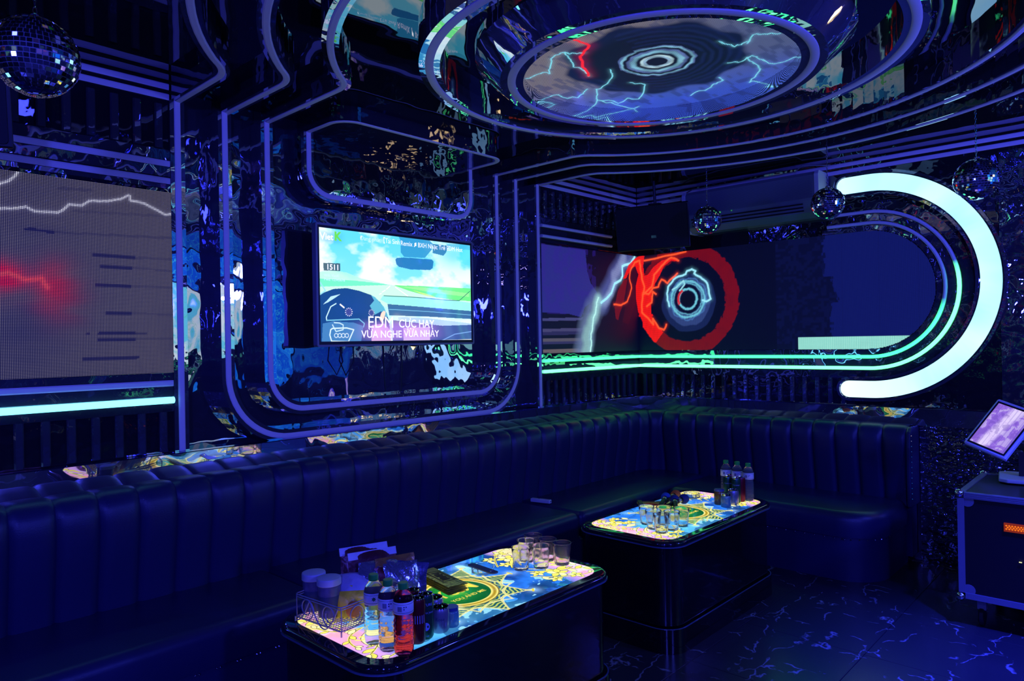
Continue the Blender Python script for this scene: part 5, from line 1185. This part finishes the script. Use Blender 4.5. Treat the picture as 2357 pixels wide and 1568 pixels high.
for y in np.linspace(-0.009, 0.009, 3): bx_(FXc-0.001, FXc, FY1, FY0, Z1c-r_/2+y-0.001, Z1c-r_/2+y+0.001).build('rail_groove', M['alu'], t)
for x in (FXc+0.008, BX-0.008):
    for y in (FY0-0.008, FY1+0.008):
        for z in (Z0c+0.008, Z1c-0.008):
            MB().lathe([(0.022*math.sin(q), -0.022*math.cos(q)) for q in np.linspace(0.05, PI-0.05, 9)], (x-ox_, y-oy_, z), 14).build('ball_corner', M['chrome'], t, smooth=True, angle=70)
for z in (Z0c+0.045, Z1c-0.045): MB().lathe([(0.03, 0), (0.03, 0.003), (0.001, 0.0035)], seg=16).build('corner_plate', M['aludiff'], t).matrix_local = Matrix.Translation((FXc+0.010-ox_, FY0-0.045-oy_, z)) @ Matrix.Rotation(-PI/2, 4, 'Y')
for x in (FXc+0.09, BX-0.09):
    for y in (FY0-0.09, FY1+0.09):
        o = MB().lathe([(0.001, -0.012), (0.045, -0.012), (0.05, -0.008), (0.05, 0.008), (0.045, 0.012), (0.001, 0.012)], seg=20).build('castor', M['plasticblack'], t); o.matrix_local = Matrix.Translation((x-ox_, y-oy_, 0.051)) @ Matrix.Rotation(PI/2, 4, 'X')
        MB().box(x-ox_-0.02, x-ox_+0.02, y-oy_-0.02, y-oy_+0.02, 0.09, Z0c).build('castor_bracket', M['aludiff'], t)
om = mat('orange_led_lattice', (0.3, 0.05, 0.0), 0.4, emit=lin(255, 120, 10), estr=1.1, cvar=0.02)
c1 = on_plane(2313, 1208, 0, FXc); mb = MB()
for i in range(16):
    for j in range(3):
        y = c1[1]-0.006-0.0125*i-(0.006 if j % 2 else 0); z = c1[2]-0.004-0.0085*j; mb.add([(FXc-0.0015-ox_, y-0.0055-oy_, z), (FXc-0.0015-ox_, y-oy_, z-0.0045), (FXc-0.0015-ox_, y+0.0055-oy_, z), (FXc-0.0015-ox_, y-oy_, z+0.0045)], [(0, 1, 2, 3)])
mb.build('orange_display', om, t)['kind'] = 'stuff'
bx_(FXc-0.001, FXc+0.012, float(c1[1])-0.22, float(c1[1])+0.005, float(c1[2])-0.035, float(c1[2])+0.008).build('display_backing', mat('display_glow', (0.2, 0.02, 0), 0.4, emit=(0.35, 0.03, 0.0), estr=0.6, cvar=0.02), t)
c2 = on_plane(2349, 1295, 0, FXc); bx_(FXc-0.003, FXc+0.002, float(c2[1])-0.006, float(c2[1])+0.006, float(c2[2])-0.002, float(c2[2])+0.002).build('indicator_light', mat('indicator_yellow', (0.5, 0.5, 0.1), emit=lin(230, 230, 120), estr=1.0, cvar=0.02), t)
# tablet on its stand
ta = [on_plane(x, y, 0, xx) for x, y, xx in ((2320, 929, -1.02), (2217, 1018, -1.14), (2312, 1058, -1.22))]
TLp, BLp, BRp = (Vector([float(c) for c in q]) for q in ta)
ex = (BRp-BLp); ey = (TLp-BLp)
exn = ex.normalized(); wn = exn.cross(ey).normalized(); eyn = wn.cross(exn)
hh2 = ey.dot(eyn); 
W3 = ex.length; H3 = hh2
# the tablet is wider than what the frame shows: its long side runs up to the right
exn, eyn = eyn, exn; W3, H3 = H3, W3
W3 = max(W3, 0.30)
n_ = exn.cross(eyn)
if n_.dot(Vector(EYE)-BLp) < 0: n_ = -n_
eyn2 = n_.cross(exn)
org = BLp
rot = Matrix((exn, eyn2, n_)).transposed().to_4x4(); sgn = 1 if eyn2.dot(BRp-BLp) > 0 else -1
mtx = Matrix.Translation(org) @ rot
t = thing('touch_tablet', 'tilted grey-framed touch screen on a stand over the flight case', 'tablet'); t.matrix_world = mtx
s0, s1 = sorted((0, sgn*H3))
print('tablet', W3, H3, sgn, org, n_)
mb = MB(); mb.cbox(0, W3, s0, s1, -0.022, 0.0, 0.006); mb.build('frame', M['fabricwhite'], t)
cv = Canvas(0.024, W3-0.024, s0+0.02, s1-0.02, 150, 90); U, V = cv.U, cv.V
cv.mix(np.ones_like(U), lin(150, 110, 225)); n1 = fbm(U, V, 40, 3, 88)
vn = (V-s0)/(s1-s0); vn = vn if sgn > 0 else 1-vn
cv.mix(np.clip(1.5-np.abs(vn-0.45-0.25*(U/W3-0.4))/0.12, 0, 1), lin(225, 205, 255)); cv.mix((n1 > 0.55)*0.35, lin(235, 225, 255)); cv.mix((n1 < 0.36)*0.4, lin(95, 60, 180))
cv.mix((np.sin(vn*70) > 0.7)*(n1 > 0.4)*0.3, lin(90, 60, 190)); cv.mix(((vn > 0.93) | (vn < 0.04))*0.9, lin(60, 50, 130)); cv.mix((vn > 0.86)*0.8, lin(110, 80, 200))
cv.mesh('screen', attr_emit('tablet_screen', 1.0, 0.1), lambda U, V: (U, V, U*0+0.0008), t)
MB().box(0.014, W3-0.014, s0+0.011, s1-0.011, -0.001, 0.0004).build('black_border', M['plasticblack'], t)
c3 = on_plane(2330, 1105, 2, Z1c+0.004)
t2 = thing('tablet_stand', 'pale octagonal stand base with dark post on the flight case', 'stand', (float(c3[0])+0.05, float(c3[1])-0.06, Z1c+0.001), math.radians(8))
MB().slab([(-0.15, -0.07), (-0.10, -0.13), (0.10, -0.13), (0.15, -0.07), (0.15, 0.09), (0.12, 0.13), (-0.12, 0.13), (-0.15, 0.09)], 0.0, 0.022, lambda u, v, d: (u, v, d)).build('base', M['fabricwhite'], t2, bevel=0.006)
MB().box(-0.01, 0.025, -0.035, 0.035, 0.022, 0.16).build('post', M['plasticblack'], t2)
tcen = org+exn*(W3/2)+eyn2*((s0+s1)/2)-n_*0.03; lc = (Matrix.Translation(t2.location) @ Matrix.Rotation(math.radians(8), 4, 'Z')).inverted() @ tcen
MB().tube([(0.008, 0, 0.14), (0.008, 0, 0.18), tuple(Vector((0.008, 0, 0.18)).lerp(lc, 0.55)), tuple(lc)], 0.014).build('hinge_arm', M['plasticblack'], t2)

# ------------------------------------------------------------------ the rest of the room that the mirrors look at
def plain_screen(name, label, cat, x0, x1, z0, z1, cols, seed, tv=False):
    t = thing(name, label, cat); cv = Canvas(x0, x1, z0, z1, 120, 60); n1 = fbm(cv.U, cv.V, 3, 4, seed); n2 = fbm(cv.U, cv.V*2, 8, 3, seed+1)
    cv.mix(np.ones_like(n1), cols[0]); cv.mix(np.clip((n1-0.45)*5, 0, 1), cols[1]); cv.mix(np.clip(1.5-np.abs(n2-0.5)/0.02, 0, 1)*0.6, cols[2])
    cv.mesh('screen', M['screenplain'], lambda U, V: (U, U*0+YW+0.045, V), t); MB().box(x0-0.02, x1+0.02, YW, YW+0.04, z0-0.02, z1+0.02).build('back_plate', M['plasticblack'], t); return t
M['screenplain'] = attr_emit('plain_screen', 1.0, 0.2)
plain_screen('led_screen', 'bright blue LED wall opposite the television, seen only in mirrors', 'screen', -0.92, -0.05, 1.00, 2.45, (lin(8, 90, 235), lin(25, 130, 255), lin(70, 220, 255)), 91)
plain_screen('television', 'second television on the opposite wall, seen only in mirrors', 'television', -2.05, -0.98, 1.45, 2.40, (lin(110, 220, 250), lin(235, 250, 255), lin(80, 220, 160)), 93)
plain_screen('led_screen', 'dim violet LED wall at the far end opposite, seen only in mirrors', 'screen', -5.6, -3.4, 1.45, 2.3, (lin(20, 20, 90), lin(60, 50, 160), lin(150, 60, 60)), 95)
plain_screen('led_screen', 'bright blue LED header over the second television, seen only in mirrors', 'screen', -2.1, -0.05, 2.49, 2.80, (lin(8, 90, 235), lin(25, 130, 255), lin(70, 220, 255)), 97)
M['lampwarm'] = mat('warm_bulb', (0.9, 0.7, 0.4), 0.4, emit=(1.0, 0.66, 0.26), estr=5.0, cvar=0.01)
M['lampviolet'] = mat('violet_lens', (0.5, 0.5, 0.9), 0.4, emit=(0.36, 0.32, 1.0), estr=4.0, cvar=0.01)
k = 0
for x, y, z, m_, lab in ((-5.9, -5.2, 2.62, 'lampviolet', 'violet stage spot hung over the corner behind the camera'), (-4.9, -5.4, 2.62, 'lampviolet', 'violet stage spot over the opposite wall, left of centre'), (-3.4, -5.3, 2.62, 'lampwarm', 'warm stage spot over the opposite wall'), (-2.2, -5.4, 2.62, 'lampviolet', 'violet stage spot over the opposite wall, right of centre'), (-7.2, -3.2, 2.55, 'lampviolet', 'violet stage spot on the left end wall'), (-6.4, -4.4, 2.62, 'lampwarm', 'warm stage spot behind the camera'), (-1.2, -4.7, 2.60, 'lampviolet', 'violet stage spot at the far right'), (-0.5, -4.1, 2.60, 'lampwarm', 'warm stage spot near the right wall'), (-0.9, -5.4, 2.60, 'lampwarm', 'warm stage spot in the corner right of the camera'), (-0.4, -5.0, 2.3, 'lampviolet', 'lower violet stage spot on the right wall')):
    t = thing('stage_spot', lab, 'spotlight', (x, y, z), 0, 'stage spots behind the camera')
    MB().lathe([(0.055, 0.0), (0.065, 0.005), (0.065, 0.10), (0.03, 0.13)], seg=20, cap=True).build('housing', M['plasticblack'], t, smooth=True, angle=50)
    MB().lathe([(0.052, -0.002), (0.03, -0.012), (0.001, -0.016)], seg=20).build('lens', M[m_], t, smooth=True)
    MB().tube([(0, 0, 0.13), (0, 0, ZC-z)], 0.01).build('hanger', M['plasticblack'], t)

for y, z, lab in ((-3.25, 1.72, 'warm wall lamp on the right wall nearest the tablet'), (-3.55, 1.86, 'middle warm wall lamp on the right wall'), (-3.95, 1.70, 'warm wall lamp furthest from the tablet on the right wall')):
    t = thing('wall_lamp', lab, 'lamp', (0, y, z), 0, 'warm lamps on the right wall')
    MB().box(-0.02, -0.001, -0.05, 0.05, -0.07, 0.07).build('back_plate', M['aludiff'], t)
    MB().lathe([(0.02, -0.06), (0.045, -0.04), (0.05, 0.0), (0.04, 0.045), (0.02, 0.06)], (-0.07, 0, 0), 16).build('shade', M['lampwarm'], t, smooth=True)
